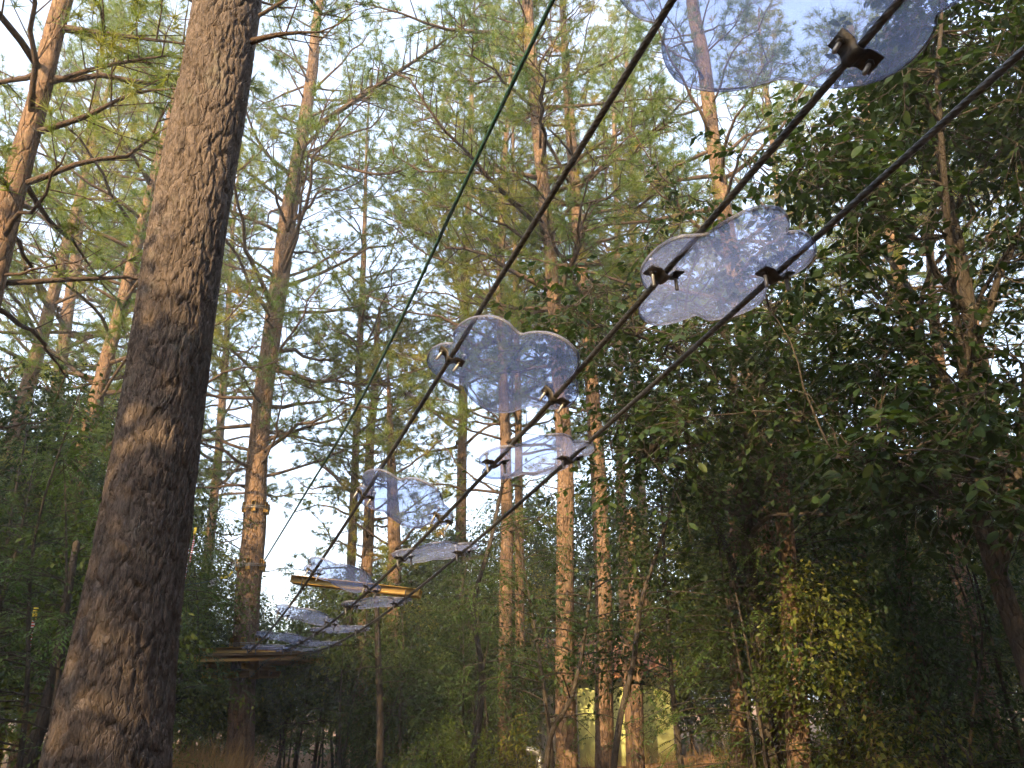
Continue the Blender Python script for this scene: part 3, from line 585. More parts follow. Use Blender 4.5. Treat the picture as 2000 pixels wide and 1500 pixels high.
KIND = [sapling_kind(101, 3.0, 1.3, 2, 40, 0.075, 'simple', 'leaf'), sapling_kind(102, 4.4, 1.5, 1, 46, 0.08, 'simple', 'leaf'),
        sapling_kind(103, 4.2, 1.5, 2, 40, 0.062, 'pinnate', 'leaf_blue'), sapling_kind(104, 6.2, 1.8, 1, 60, 0.08, 'simple', 'leaf_dark', 0.35),
        sapling_kind(105, 1.5, 0.9, 4, 36, 0.06, 'simple', 'leaf', 0.1), sapling_kind(106, 5.4, 1.9, 1, 46, 0.068, 'pinnate', 'leaf_blue', 0.35),
        sapling_kind(107, 3.6, 1.5, 3, 48, 0.07, 'simple', 'leaf_dark', 0.15), sapling_kind(108, 7.5, 2.2, 1, 70, 0.085, 'simple', 'leaf', 0.3)]
KH = [3.0, 4.4, 4.2, 6.2, 1.5, 5.4, 3.6, 7.5]
def plant(kind, x, y, label, sc=1.0, rz=0.0, group=None, name='sapling', cat='sapling', split=0):
    o = thing(name, label, cat, (x, y, float(ground_h(x, y))), rz, group); o.scale = (sc, sc, sc)
    obj('stem', KIND[kind][0], o); obj('crown', KIND[kind][1], o, kind='stuff')
    return o
SKY = np.array([(-200, 700), (0, 720), (150, 780), (330, 930), (380, 1060), (480, 1090), (600, 1080), (750, 1030), (900, 1010), (1000, 980), (1100, 950), (1200, 860), (1300, 760), (1500, 700), (1700, 760), (1850, 900), (2000, 820), (2300, 700)], float)
def hmax(px, Y):
    T = np.interp(px, SKY[:, 0], SKY[:, 1]); return at(px, T, Y)[2]
GR = {'near': 'thicket under and right of the cables', 'left': 'saplings on the left', 'far': 'sunlit growth at the back'}
# named ones
plant(2, ground_at(85, 6.4), 6.4, 'pinnate-leaved sapling hiding the lower left corner, left of the thick trunk', 1.0, 0.4)
plant(5, ground_at(-40, 8.2), 8.2, 'tall feathery sapling at the left edge below the dark corner pine', 0.95, 2.0)
plant(1, ground_at(150, 9.5), 9.5, 'leafy sapling showing between the left edge and the thick trunk', 1.0, 1.2)
plant(5, ground_at(1085, 10.2), 10.2, 'drooping pinnate-leaved sapling with light green sprays under the lowest cable', 0.86, 3.6)
plant(3, ground_at(1330, 9.4), 9.4, 'tall dark sapling with a curved stem right of the pale house wall', 0.85, 0.3)
plant(3, ground_at(1640, 9.2), 9.2, 'dense dark sapling in the shade at lower right', 0.95, 2.1)
plant(6, ground_at(1870, 8.0), 8.0, 'dark bushy shrub in the lower right corner', 0.95, 4.0, cat='shrub', name='shrub')
plant(6, ground_at(760, 15.2), 15.2, 'dark bushy shrub behind the end of the yellow beam', 1.05, 1.0, cat='shrub', name='shrub')
plant(4, ground_at(390, 9.0), 9.0, 'low shrub among dry stalks between the thick trunk and the platform pine', 0.7, 1.0, cat='shrub', name='shrub')
rs = np.random.RandomState(77); spots = []
tries = 0
while len(spots) < 88 and tries < 6000:
    tries += 1
    Yv = rs.uniform(8.0, 22.0); px = rs.uniform(-150, 2150)
    if Yv < 16.8 and 300 < px < 640: continue
    if Yv < 14.2 and 600 < px < 960: continue
    if Yv < 9.0 and px < 1250: continue
    if 960 < px < 1400 and Yv < 21.5: continue
    if 900 < px < 1440 and Yv < 14: continue
    if px > 1400 and Yv < 12 and rs.rand() < 0.65: continue
    if 1010 < px < 1440 and Yv > 16 and Yv < 21.5: continue
    x = ground_at(px, Yv)
    if any((x-a)**2+(Yv-b)**2 < 0.75 for a, b, _ in spots): continue
    spots.append((x, Yv, px))
for px in np.arange(330, 1010, 42):
    Yv = rs.uniform(17.2, 21.5); p_ = px+rs.uniform(-15, 15); spots.append((ground_at(p_, Yv), Yv, p_))
for px in np.arange(340, 2050, 70):
    if 960 < px < 1400: continue
    Yv = rs.uniform(22.5, 25.5) if px < 900 or px > 1560 else rs.uniform(16, 19); p_ = px+rs.uniform(-25, 25); spots.append((ground_at(p_, Yv), Yv, p_))
LM = [(60, 'at the left edge'), (330, 'left of the thick foreground trunk'), (450, 'between thick trunk and platform pine'), (565, 'around the platform pine'), (700, 'below the left half of the yellow beam'), (850, 'below the right half of the yellow beam'), (955, 'left of the slender forked pine'), (1060, 'around the slender forked pine'), (1140, 'by the golden pine'), (1230, 'in front of the house wall'), (1330, 'right of the house wall'), (1480, 'under the right-hand cloud step'), (1620, 'around the broad black trunk'), (1760, 'around the thick shaded trunk'), (1900, 'towards the right edge'), (9999, 'in the lower right corner')]
KW = ['two-stemmed leafy', 'single-stemmed leafy', 'feathery', 'dark broad-leaved', 'low', 'tall feathery', 'bushy dark-leaved', 'very tall leafy']
made = []
for x, Yv, px in spots:
    H = hmax(px, Yv)*rs.uniform(0.72, 1.02); c = [k for k in range(8) if 0.7 < H/KH[k] < 1.25] or [int(np.argmin(np.abs(np.array(KH)-H)))]
    k = c[rs.randint(len(c))]; sc = float(np.clip(H/KH[k], 0.55, 1.5))
    wh = next(t_ for lim, t_ in LM if px < lim)
    lb = '%s sapling %s, %s' % (KW[k], wh, 'front' if Yv < 11.5 else ('middle' if Yv < 17 else 'back'))
    made.append((lb, Yv, plant(k, x, Yv, lb, sc, rs.rand()*6.28, 'saplings of the thicket')))
ORD = ['nearest', 'second nearest', 'third nearest', 'fourth nearest', 'fifth nearest', 'sixth nearest', 'seventh nearest', 'eighth nearest', 'farthest']
for lb in set(q[0] for q in made):
    same = sorted([q for q in made if q[0] == lb], key=lambda q: q[1])
    if len(same) > 1:
        for o_, q in zip(ORD, same): q[2]['label'] = o_+' '+lb
rs = np.random.RandomState(78); bush = []
for q in range(34):
    Yv = rs.uniform(9, 20); px = rs.uniform(300, 2050)
    if (px < 640 and Yv < 16.8 and rs.rand() < 0.6) or 1060 < px < 1330: continue
    x = ground_at(px, Yv); lb = 'low bush on the ground '+next(t_ for lim, t_ in LM if px < lim)
    bush.append((lb, Yv, plant(4, x, Yv, lb, float(rs.uniform(0.55, 0.95)), rs.rand()*6.28, 'low bushes on the forest floor', 'bush', 'bush')))
for lb in set(q[0] for q in bush):
    same = sorted([q for q in bush if q[0] == lb], key=lambda q: q[1])
    if len(same) > 1:
        for o_, q in zip(ORD, same): q[2]['label'] = o_+' '+lb

# dark trunks standing in the thicket, lower right and centre
def bare_trunk(label, pts, Y, seed, k=20, mat='bark', depth=0.012, name='broadleaf_tree', group=None, flat=0.05):
    rs = np.random.RandomState(seed); P = []; R = []
    for a, b, wpx in sorted(pts, key=lambda q: -q[1]):
        p = at(a, b, Y); P.append(p); R.append(wpx/2*zdepth(p)/FPX)
    P = np.array(P); R = np.array(R)
    if P[0, 2] > 0:
        x = P[0]-(P[1]-P[0])/(P[1, 2]-P[0, 2])*P[0, 2]*0.6; x[2] = -0.12; P = np.vstack([x, P]); R = np.concatenate([[R[0]*1.12], R])
    else: P[0, 2] = min(P[0, 2], -0.05)
    base = np.array([P[0, 0], P[0, 1], 0]); root = thing(name, label, 'tree', base, 0, group)
    me, Q, Rr, t = trunk_mesh('trunk', P-base, R, k, 0.05, M[mat], rs, depth, lump=flat)
    obj('trunk', me, root)
    cr = cluster_extra(Q, Rr, rs, root, mat); return root
def cluster_extra(Q, Rr, rs, root, mat):
    """leafy boughs on the upper half"""
    pos = []; dr = []; up = []; sz = []; tb = MB(); n = len(Q); H = Q[-1, 2]
    for q in range(12):
        j = int(n*rs.uniform(0.55, 0.99)); c = Q[min(j, n-1)]; a = rs.rand()*6.28; L_ = rs.uniform(0.5, 1.3); d = unit([math.cos(a), math.sin(a), rs.uniform(0, 0.6)])
        s = np.linspace(0, 1, 6)[:, None]; bp = c+d*L_*s+np.array([0, 0, -0.3*L_])*s**2; lb = MB(); lb.tube(bp, np.linspace(0.010, 0.002, 6), 5); obj('limb', lb.mesh('limb', M['bark_dark']), root)
        for z in range(34):
            f = rs.rand()*4.99; i0 = int(f); p = bp[i0]+(bp[i0+1]-bp[i0])*(f-i0)+rs.randn(3)*0.13
            pos.append(p); dr.append(d+rs.randn(3)*0.8+np.array([0, 0, -0.4])); up.append(np.array([0, 0, 1])+rs.randn(3)*0.4); sz.append(rs.uniform(0.05, 0.095))
    V, F = leaves(np.array(pos), np.array(dr), np.array(up), np.array(sz), LEAF4); obj('crown', mk_mesh('crown', V, F, M['leaf_dark']), root, kind='stuff')
bare_trunk('dark trunk with hanging leaves left of two at bottom right centre', [(1440, 1490, 30), (1440, 1350, 27), (1436, 1150, 24), (1430, 950, 20)], 10.5, 1)
bare_trunk('broad black trunk at bottom right centre hung with leafy sprays', [(1560, 1500, 48), (1556, 1380, 44), (1545, 1200, 39), (1530, 1000, 33), (1515, 850, 25)], 8.8, 2)
bare_trunk('thick shaded trunk just right of the broad black trunk', [(1712, 1490, 44), (1700, 1350, 39), (1682, 1150, 34), (1660, 950, 28)], 10.0, 3)
bare_trunk('dark trunk against the orange ground at lower right', [(1805, 1500, 45), (1795, 1380, 40), (1772, 1180, 34), (1748, 980, 28)], 9.6, 4)
bare_trunk('thin shaded trunk right of the pale house wall', [(1246, 1490, 26), (1244, 1350, 24), (1240, 1200, 22), (1234, 1000, 18)], 12.4, 5)
bare_trunk('thin dark trunk in the thicket under the yellow beam', [(742, 1490, 16), (742, 1380, 14), (738, 1260, 12), (735, 1150, 8)], 13.5, 6, mat='bark_dark')
bare_trunk('curving dark stem leaning right beside the house pipe', [(920, 1500, 16), (936, 1400, 14), (940, 1300, 11), (925, 1200, 10), (960, 1050, 8), (990, 900, 5)], 11.0, 7, k=12, mat='bark_dark', depth=0.004)
bare_trunk('black S-curved stem in front of the right end of the house wall', [(1198, 1500, 14), (1212, 1400, 13), (1236, 1300, 11), (1252, 1180, 10), (1280, 1090, 8), (1305, 1010, 6), (1330, 900, 5)], 8.6, 8, k=12, mat='bark_dark', depth=0.004)
bare_trunk('bent slender stem curving in front of the golden pine base', [(1066, 1500, 12), (1078, 1430, 11), (1112, 1370, 10), (1132, 1300, 8), (1145, 1220, 7), (1155, 1130, 5)], 9.0, 9, k=12, mat='bark_dark', depth=0.003)
bare_trunk('leaning thin stem crossing the gap at lower right', [(1660, 1450, 10), (1640, 1380, 10), (1615, 1300, 8), (1590, 1180, 6)], 9.4, 10, k=10, mat='bark_dark', depth=0.003)
bare_trunk('slanting grey stem at the lower left behind the feathery sapling', [(50, 1500, 30), (85, 1400, 26), (110, 1300, 22), (128, 1180, 17), (150, 1060, 12)], 8.0, 11, k=12, mat='bark_dark', depth=0.004)

# ------------------------------------------------------------------ wire ropes
CP = [-4.457755939770194, 15.521590984785337, 2.4991444082161447, 0.410766349381209]
CZ = [(0.015889146, 0.010931412, -0.000265787), (-0.020870994, 0.008722497, -0.0000709338), (-0.033352095, 0.012677322, -0.000306473)]
cdir = np.array([math.sin(CP[3]), -math.cos(CP[3]), 0]); cn = np.array([-cdir[1], cdir[0], 0])
def cable(k, t):
    t = np.asarray(t, float); a, b, c = CZ[k]; tt = np.maximum(t, 0)
    z = CP[2]+a*t+b*tt**2+c*tt**3
    q = np.array([CP[0], CP[1], 0])+cn*(-0.55, 0.0008, 0.55)[k]
    return q+np.multiply.outer(t, cdir)+np.multiply.outer(z, [0, 0, 1.0])
CR = 0.0148
def wire_rope(P, r, pitch, k=30, lobes=6):
    """outline of six round strands twisted together"""
    T, Nn, B = frames(P); d = np.concatenate([[0], np.cumsum(np.linalg.norm(np.diff(P, axis=0), axis=1))])
    th = np.arange(k)*2*math.pi/k; tw = d*2*math.pi/pitch; sec = 2*math.pi/lobes
    ph = (th[None]-tw[:, None]+sec/2) % sec-sec/2; sn = math.sin(math.pi/lobes); dd = r/(1+sn); rs_ = dd*sn
    rr = dd*np.cos(ph)+np.sqrt(np.maximum(rs_**2-(dd*np.sin(ph))**2, 0))
    V = P[:, None]+rr[..., None]*(np.cos(th)[None, :, None]*Nn[:, None]+np.sin(th)[None, :, None]*B[:, None])
    return V.reshape(-1, 3), tube_quads(len(P), k)
for k, lb in enumerate(['left-hand twisted steel wire rope rising from the platform under the cloud steps', 'middle twisted steel wire rope with clamps on both its sides', 'right-hand twisted steel wire rope in front of the dark leaves']):
    t = np.concatenate([np.linspace(-0.35, 9, 240), np.linspace(9.01, 16.0, 700), np.linspace(16.1, 21.8, 60)])
    V, Q = wire_rope(cable(k, t), CR*1.1, 0.24, 30)
    obj('wire_rope', mk_mesh('wire_rope', V, Q, M['rope_steel']), label=lb, category='cable', group='wire ropes that carry the cloud steps')
P0 = at(517, 1094, 15.7); 
gpts = [on_plane(a, b, P0, cdir) for a, b in [(517, 1094), (600, 958), (700, 790), (800, 590), (900, 375), (1000, 165), (1080, 0)]]
d_ = gpts[-1]-gpts[-2]; gpts.append(gpts[-1]+d_*2.2)
V, Q = wire_rope(smooth_path(gpts, 500), 0.016, 0.2, 12, 4)
obj('safety_rope', mk_mesh('safety_rope', V, Q, M['green_rope']), label='slim green safety rope running up from the platform pine past the golden trunk', category='rope')

# ------------------------------------------------------------------ cloud steps
PAD3 = [(165, 580), (172, 520), (200, 468), (260, 430), (340, 408), (418, 404), (424, 380), (424, 300), (455, 250), (505, 205), (590, 163), (680, 145), (760, 142), (830, 152), (900, 178), (960, 215), (1010, 262), (1045, 298), (1082, 318), (1150, 305), (1250, 300), (1330, 306), (1420, 330), (1500, 370), (1570, 425), (1625, 490), (1652, 560), (1648, 620), (1625, 690), (1592, 742), (1625, 790), (1642, 860), (1630, 945), (1580, 1005), (1490, 1042), (1400, 1052), (1310, 1046), (1230, 1030), (1165, 1022), (1110, 1042), (1050, 1066), (970, 1086), (890, 1088), (800, 1074), (720, 1045), (640, 990), (575, 925), (535, 865), (517, 822), (470, 806), (390, 790), (300, 745), (230, 695), (185, 640)]
PAD2 = [(145, 745), (160, 690), (200, 620), (270, 545), (350, 480), (440, 430), (540, 400), (620, 395), (700, 392), (770, 380), (840, 330), (930, 270), (1030, 215), (1140, 165), (1250, 133), (1350, 128), (1430, 140), (1490, 175), (1525, 225), (1540, 290), (1525, 345), (1510, 365), (1580, 358), (1650, 365), (1720, 395), (1770, 440), (1787, 490), (1775, 560), (1735, 630), (1670, 695), (1590, 745), (1520, 775), (1420, 810), (1350, 850), (1310, 950), (1250, 1030), (1150, 1090), (1030, 1135), (900, 1165), (790, 1178), (710, 1150), (660, 1130), (590, 1155), (480, 1195), (380, 1217), (270, 1220), (190, 1190), (140, 1140), (125, 1085), (150, 1010), (205, 900), (165, 830)]
def pad_frame(k0, k1, t0, t1):
    a, b = cable(k0, t0), cable(k1, t1); u = unit(b-a); v = cdir-u*(cdir@u); v = unit(v); n = np.cross(u, v)
    if n[2] < 0: n = -n
    return a, b, (a+b)/2, u, v, n
def trace(outl, x0, y0, sc, fr):
    a, b, c, u, v, n = fr; o = []
    c2 = c+n*0.02
    for X_, Y_ in outl:
        d = ray(x0+X_*sc, y0+Y_*sc); t = ((c2-CAM)@n)/(d@n); p = CAM+d*t-c; o.append((p@u, p@v))
    return np.array(o)
F3 = pad_frame(0, 1, 11.43, 11.83); S3 = trace(PAD3, 800, 590, 0.2, F3); L3 = np.linalg.norm(F3[1]-F3[0])
F2 = pad_frame(1, 2, 13.10, 13.28); S2 = trace(PAD2, 1220, 380, 0.21, F2); L2 = np.linalg.norm(F2[1]-F2[0])
def close_smooth(o, n):
    o = np.vstack([o[-3:], o, o[:4]]); q = smooth_path(np.column_stack([o, np.zeros(len(o))]), n)[:, :2]
    d = np.linalg.norm(q-o[3], axis=1); i0 = int(np.argmin(d[:n//3])); d2 = np.linalg.norm(q-o[3], axis=1); i1 = n//2+int(np.argmin(d2[n//2:]))
    return q[i0:i1]
PTH = 0.022
def cloud_mesh(name, o, seed):
    q = close_smooth(o, 220); n = len(q); cen = q.mean(0)
    # top and bottom faces as rings shrinking to the middle, plus a softened edge band
    ir = np.array([1.0, 0.988, 0.6, 0.25])
    V = []; mi = []; Fq = []
    def ring(s, z): V.append(np.column_stack([cen+(q-cen)*s, np.full(n, z)])); return len(V)-1
    h = PTH/2; seq = [ring(0.02, -h), ring(0.5, -h), ring(0.985, -h), ring(1.0, -h*0.75), ring(1.0, h*0.75), ring(0.985, h), ring(0.5, h), ring(0.02, h)]
    a = np.arange(n); b = (a+1) % n
    for r_ in range(len(seq)-1):
        Fq.append(np.stack([r_*n+a, r_*n+b, (r_+1)*n+b, (r_+1)*n+a], 1)); mi += [1 if 2 <= r_ <= 4 else 0]*n
    V = np.vstack(V); m0 = len(V); V = np.vstack([V, [[*cen, -h], [*cen, h]]])
    T0 = np.stack([b, a, np.full(n, m0)], 1); T1 = np.stack([a+7*n, b+7*n, np.full(n, m0+1)], 1); mi += [0]*(2*n)
    return mk_mesh(name, V, [np.vstack(Fq), np.vstack([T0, T1])], [M['pad'], M['edge']], smooth=False, mi=mi)
def clamp_plate(tilt=0):
    """saddle plate: flat wings and a raised groove over the rope; local x across the rope, y along it"""
    prof = [(-0.095, 0.006), (-0.040, 0.0), (-0.026, -0.012), (-0.018, -0.030), (0, -0.036), (0.018, -0.030), (0.026, -0.012), (0.040, 0.0), (0.095, 0.006)]
    V = []; n = len(prof)
    for dz in (0, -0.009):
        for y in (-0.042, 0.042):
            V += [(x, y, z+dz) for x, z in prof]
    Q = []
    for i_ in range(n-1):
        Q += [[i_, i_+1, n+i_+1, n+i_], [2*n+i_, 3*n+i_, 3*n+i_+1, 2*n+i_+1], [i_, 2*n+i_, 2*n+i_+1, i_+1], [n+i_, n+i_+1, 3*n+i_+1, 3*n+i_]]
    Q += [[0, n, 3*n, 2*n], [n-1, 3*n-1, 4*n-1, 2*n-1]]
    mb = MB(); mb.add(V, Q); return mb.mesh('clamp_plate', M['steel'], smooth=False)
def bolt_mesh():
    mb = MB(); mb.tube([(0, 0, 0.052), (0, 0, -0.085)], 0.0085, 10)
    mb.tube([(0, 0, 0.064), (0, 0, 0.052)], 0.017, 6); mb.tube([(0, 0, 0.052), (0, 0, 0.049)], 0.021, 14)
    for z in np.linspace(-0.03, -0.083, 12): mb.tube([(0, 0, z+0.0012), (0, 0, z-0.0012)], 0.0096, 10)
    return mb.mesh('bolt', M['galv'], smooth=False)
def nut_mesh():
    mb = MB(); mb.tube([(0, 0, -0.006), (0, 0, -0.022)], 0.0165, 6); return mb.mesh('nut', M['steel'], smooth=False)
ME_PLATE, ME_BOLT, ME_NUT = clamp_plate(), bolt_mesh(), nut_mesh()
def basis(u, v, n, c):
    return Matrix(((u[0], v[0], n[0], c[0]), (u[1], v[1], n[1], c[1]), (u[2], v[2], n[2], c[2]), (0, 0, 0, 1)))
SHAPES = {}
def cloud_step(label, k0, k1, t0, t1, roll=0.0):
    a, b, c, u, v, n = pad_frame(k0, k1, t0, t1)
    up = CR+PTH/2+0.004
    root = thing('cloud_step', label, 'step', group='translucent cloud-shaped steps'); root.matrix_world = basis(u, np.cross(n, u), n, c+n*up)
    vv = np.cross(n, u); sg = 1 if vv@v > 0 else -1
    key = (k0, sg)
    if key not in SHAPES:
        o = (S3 if k0 == 0 else S2)*np.array([1, sg]); SHAPES[key] = cloud_mesh('panel', o, 0)
    obj('panel', SHAPES[key], root)
    L_ = np.linalg.norm(b-a)
    for s_ in (-1, 1):
        # the plate's own axes: across the rope and along it
        along = cdir+np.array([0, 0, 0.22]); al = np.array([along@u, along@vv, 0]); al = al/np.linalg.norm(al); ac = np.array([al[1], -al[0], 0])
        if ac[0] < 0: ac = -ac; al = -al
        mw = basis(ac, al, np.array([0, 0, 1.0]), np.array([s_*L_/2, 0, -up+0.006]))
        pl = obj('clamp_plate', ME_PLATE, root); pl.matrix_local = mw
        for sx in (-0.068, 0.068):
            bo = obj('bolt', ME_BOLT, pl, (sx, 0, 0)); obj('nut', ME_NUT, bo)
    return root
steps = [
 ('largest translucent cloud step cut off by the top of the picture', 0, 1, 14.28, 14.42),
 ('translucent cloud step at right in front of the dark broadleaf tree', 1, 2, 13.10, 13.28),
 ('big translucent cloud step in the middle of the picture with both clamps in view', 0, 1, 11.43, 11.83),
 ('flat-looking cloud step below and right of the big middle one', 1, 2, 10.83, 10.95),
 ('pale cloud step against bright sky at left centre, below the big middle one', 0, 1, 9.05, 9.61),
 ('thin-looking cloud step just above the hanging pinnate leaves', 1, 2, 8.44, 8.59),
 ('cloud step lying right above the yellow beam', 0, 1, 6.62, 7.12),
 ('cloud step tucked just below the yellow beam', 1, 2, 6.15, 6.29),
 ('cloud step right of the platform pine, third up from the platform on the left', 0, 1, 4.37, 4.90),
 ('second cloud step below the yellow beam on the right-hand pair of ropes', 1, 2, 4.04, 4.28),
 ('second cloud step up from the platform on the left', 0, 1, 2.35, 2.85),
 ('second cloud step up from the platform on the right', 1, 2, 2.10, 2.35),
 ('lowest left cloud step, lying over the platform edge', 0, 1, 0.75, 1.15),
 ('lowest right cloud step at the platform edge', 1, 2, 0.45, 0.70)]
for s_ in steps: cloud_step(*s_)
# yellow beam laid across the three ropes
a = cable(0, 5.98); b = cable(2, 6.62); u = unit(b-a); n = unit(np.cross(u, cdir)); n = n if n[2] > 0 else -n; v = np.cross(n, u)
pa, pb = a-u*0.16, b+u*0.16
root = thing('wooden_beam', 'ochre yellow wooden beam lying across the three wire ropes', 'beam', (pa+pb)/2+n*0.0)
mb = MB(); mb.box((0, 0, 0), [u, v, n], (np.linalg.norm(pb-pa)/2, 0.075, 0.045), 0.006)
root.location = (pa+pb)/2+n*(CR+0.047); obj('plank', mb.mesh('plank', M['yellow'], False), root)
for k, t in ((0, 5.98), (1, 6.30), (2, 6.62)):
    mb = MB(); c = cable(k, t)-np.array(root.location)
    th = np.linspace(0, 2*math.pi, 17); ring = [c+n*(0.035+0.078*math.sin(x))+v*(0.088*math.cos(x)) for x in th]
    mb.tube(ring, 0.006, 6, False); mb.tube([c-n*0.045-v*0.03, c-n*0.10-v*0.03], 0.007, 8); obj('u_bolt', mb.mesh('u_bolt', M['steel']), root)

# ------------------------------------------------------------------ platform on the pine
TP = at(476, 1285, 15.9); TP[2] = 0; tx, ty = TP[0], TP[1]
deck_z = 2.46; X0, X1 = tx-1.06, tx+1.34; Y0, Y1 = ty-1.05, ty+1.05
root = thing('tree_platform', 'yellow wooden platform built round the tall pine at the foot of the ropes', 'platform', (tx, ty, deck_z))
I3 = np.eye(3); rs = np.random.RandomState(3)
for q in range(14):
    y = -1.04+q*0.15+0.07; mb = MB(); half = 1.2+rs.uniform(-0.03, 0.03)
    if abs(y) < 0.36:
        for x0_, x1_ in ((X0-tx, -0.34), (0.34, X1-tx)):
            m2 = MB(); m2.box(((x0_+x1_)/2, y, 0.0), I3, ((x1_-x0_)/2, 0.067, 0.019), 0.004); obj('plank', m2.mesh('plank', M['deck'], False), root)
    else:
        mb.box(((X0+X1)/2-tx+rs.uniform(-0.02, 0.02), y, 0.0), I3, (half, 0.067, 0.019), 0.004); obj('plank', mb.mesh('plank', M['deck'], False), root)
def beam(name, c, h, mat='yellow', ax=I3):
    m2 = MB(); m2.box(c, ax, h, 0.006); return obj(name, m2.mesh(name, M[mat], False), root)
beam('rim_beam', (0.14, -0.98, -0.072), (1.15, 0.035, 0.05)); beam('rim_beam', (0.14, 0.98, -0.072), (1.15, 0.035, 0.05))
beam('side_beam', (-0.97, 0, -0.072), (0.035, 0.943, 0.05)); beam('side_beam', (1.25, 0, -0.072), (0.035, 0.943, 0.05))
beam('joist', (-0.30, 0, -0.20), (0.04, 0.95, 0.05)); beam('joist', (0.32, 0, -0.20), (0.04, 0.95, 0.05))
beam('cross_joist', (0.0, -0.36, -0.315), (0.62, 0.045, 0.06)); beam('cross_joist', (0.0, 0.36, -0.315), (0.62, 0.045, 0.06))
beam('bracket', (-0.20, -0.43, -0.25), (0.09, 0.02, 0.16)); beam('bracket', (0.36, -0.43, -0.25), (0.09, 0.02, 0.16)); beam('kerb_board', (0.15, -0.62, 0.085), (0.78, 0.05, 0.055))
# yellow blocks under wire loops, three collars
def collar(label, py, nb, Y=15.9, wpx=48):
    c = at({993: 500, 1105: 490, 1258: 480}[py], py, Y); r = wpx/2*zdepth(c)/FPX
    root = thing('block_collar', label, 'collar', c)
    for q in range(nb):
        a = -math.pi/2+0.12+q*2*math.pi/nb; d = np.array([math.cos(a), math.sin(a), 0]); s = np.array([-d[1], d[0], 0])
        mb = MB()
        mb.box(d*(r+0.036), [s, d, [0, 0, 1]], (0.042, 0.026, 0.105), 0.006); obj('block', mb.mesh('block', M['yellow'], False), root)
    mb = MB()
    for dz in (-0.02, 0.015):
        th = np.linspace(0, 2*math.pi, 41); mb.tube(np.column_stack([np.cos(th)*(r+0.070), np.sin(th)*(r+0.070), dz+0.012*np.sin(th)]), 0.007, 6, False)
    obj('wire_loop', mb.mesh('wire_loop', M['galv']), root)
    return c, r
collar('upper ring of yellow blocks and wire round the platform pine', 993, 6, wpx=41)
cc, cr_ = collar('middle ring of yellow blocks where the ropes tie to the platform pine', 1105, 6, wpx=45)
collar('lowest ring of yellow blocks just above the platform deck', 1258, 6, wpx=49)
# slack belay line from the middle ring to the left, with shackles and a white tag
P_ = [cc+np.array([-cr_-0.05, -0.1, 0])]+[at(a, b, 15.6-i_*0.5) for i_, (a, b) in enumerate([(450, 1122), (425, 1130), (395, 1138), (350, 1142), (280, 1140)])]
root = thing('belay_line', 'green belay line with yellow sleeve and white tags left of the platform pine', 'rope', P_[0])
P_ = np.array(P_)-P_[0]
mb = MB(); mb.tube(smooth_path(P_, 40), 0.011, 8); obj('line', mb.mesh('line', M['green_rope']), root)
mb = MB(); mb.tube(smooth_path(P_, 40)[3:12], 0.022, 8); obj('sleeve', mb.mesh('sleeve', M['yellow_tag']), root)
sp = smooth_path(P_, 40)
for q in range(4):
    p = sp[14+q]; mb = MB(); mb.box(p+np.array([0, 0, -0.045]), I3, (0.022, 0.012, 0.06), 0.004); obj('tag', mb.mesh('tag', M['white'], False), root)
for q in range(5):
    th = np.linspace(0, 2*math.pi, 13); c = sp[0]+np.array([0.02+0.045*q, -0.12, 0.02*math.sin(q*2.0)]); mb = MB()
    mb.tube(np.column_stack([c[0]+0.032*np.cos(th), np.full(13, c[1]), c[2]+0.045*np.sin(th)]), 0.007, 6, False); obj('shackle', mb.mesh('shackle', M['galv']), root)
def striped(label, pts, Y, r=0.016, cap=True):
    P = np.array([at(a, b, Y) for a, b in pts]); root = thing('striped_sling', label, 'sling', P[-1]); P = smooth_path(P-P[-1], 26)
    for q in range(25):
        mb = MB(); mb.tube(P[q:q+2], r, 8); obj('band', mb.mesh('band', M['red'] if q % 2 else M['white']), root)
    mb = MB(); mb.tube([P[0]+np.array([0, 0, 0.13]), P[0]], r*1.5, 8); obj('sleeve', mb.mesh('sleeve', M['yellow_tag']), root)
striped('red and white striped sling with yellow end right of the thick trunk', [(368, 1040), (366, 1085), (360, 1135)], 13.0)
striped('second red and white striped sling beside it, slightly nearer the platform pine', [(380, 1046), (376, 1070), (370, 1100)], 13.2)
striped('red striped sling hanging among leaves at the far left', [(66, 1212), (60, 1245), (54, 1285)], 8.6, 0.016)

# ------------------------------------------------------------------ the low house at the back, and the pipe
hx0, hx1, hY = ground_at(880, 22.5), ground_at(1310, 22.5), 22.5
root = thing('low_house', 'low house with a yellow-green wall and grey corrugated panel behind the trunks', 'house', ((hx0+hx1)/2, hY, 0)); hc = (hx0+hx1)/2
xa, xb = ground_at(1128, hY)-hc, hx1-hc
mb = MB(); mb.box(((xa+xb)/2, 1.5, 1.05), I3, ((xb-xa)/2, 1.5, 1.15)); obj('wall', mb.mesh('wall', M['plaster'], False), root)
xw0 = hx0-hc; xs = np.arange(xw0, xa-0.01, 0.02); zz = 0.022*np.sin(xs*2*math.pi/0.16)
V = np.vstack([np.column_stack([xs, zz, np.full(len(xs), -0.1)]), np.column_stack([xs, zz, np.full(len(xs), 2.05)]), np.column_stack([xs, zz+0.004, np.full(len(xs), 2.05)]), np.column_stack([xs, zz+0.004, np.full(len(xs), -0.1)])])
nx = len(xs); i = np.arange(nx-1); Q = np.vstack([np.stack([i, i+1, nx+i+1, nx+i], 1), np.stack([2*nx+i, 2*nx+i+1, 3*nx+i+1, 3*nx+i], 1)])
obj('corrugated_panel', mk_mesh('corrugated_panel', V, Q, M['corr']), root)
nrow = int((xb-xw0+0.6)/0.22)
tile = MB(); th = np.linspace(0, math.pi, 7)
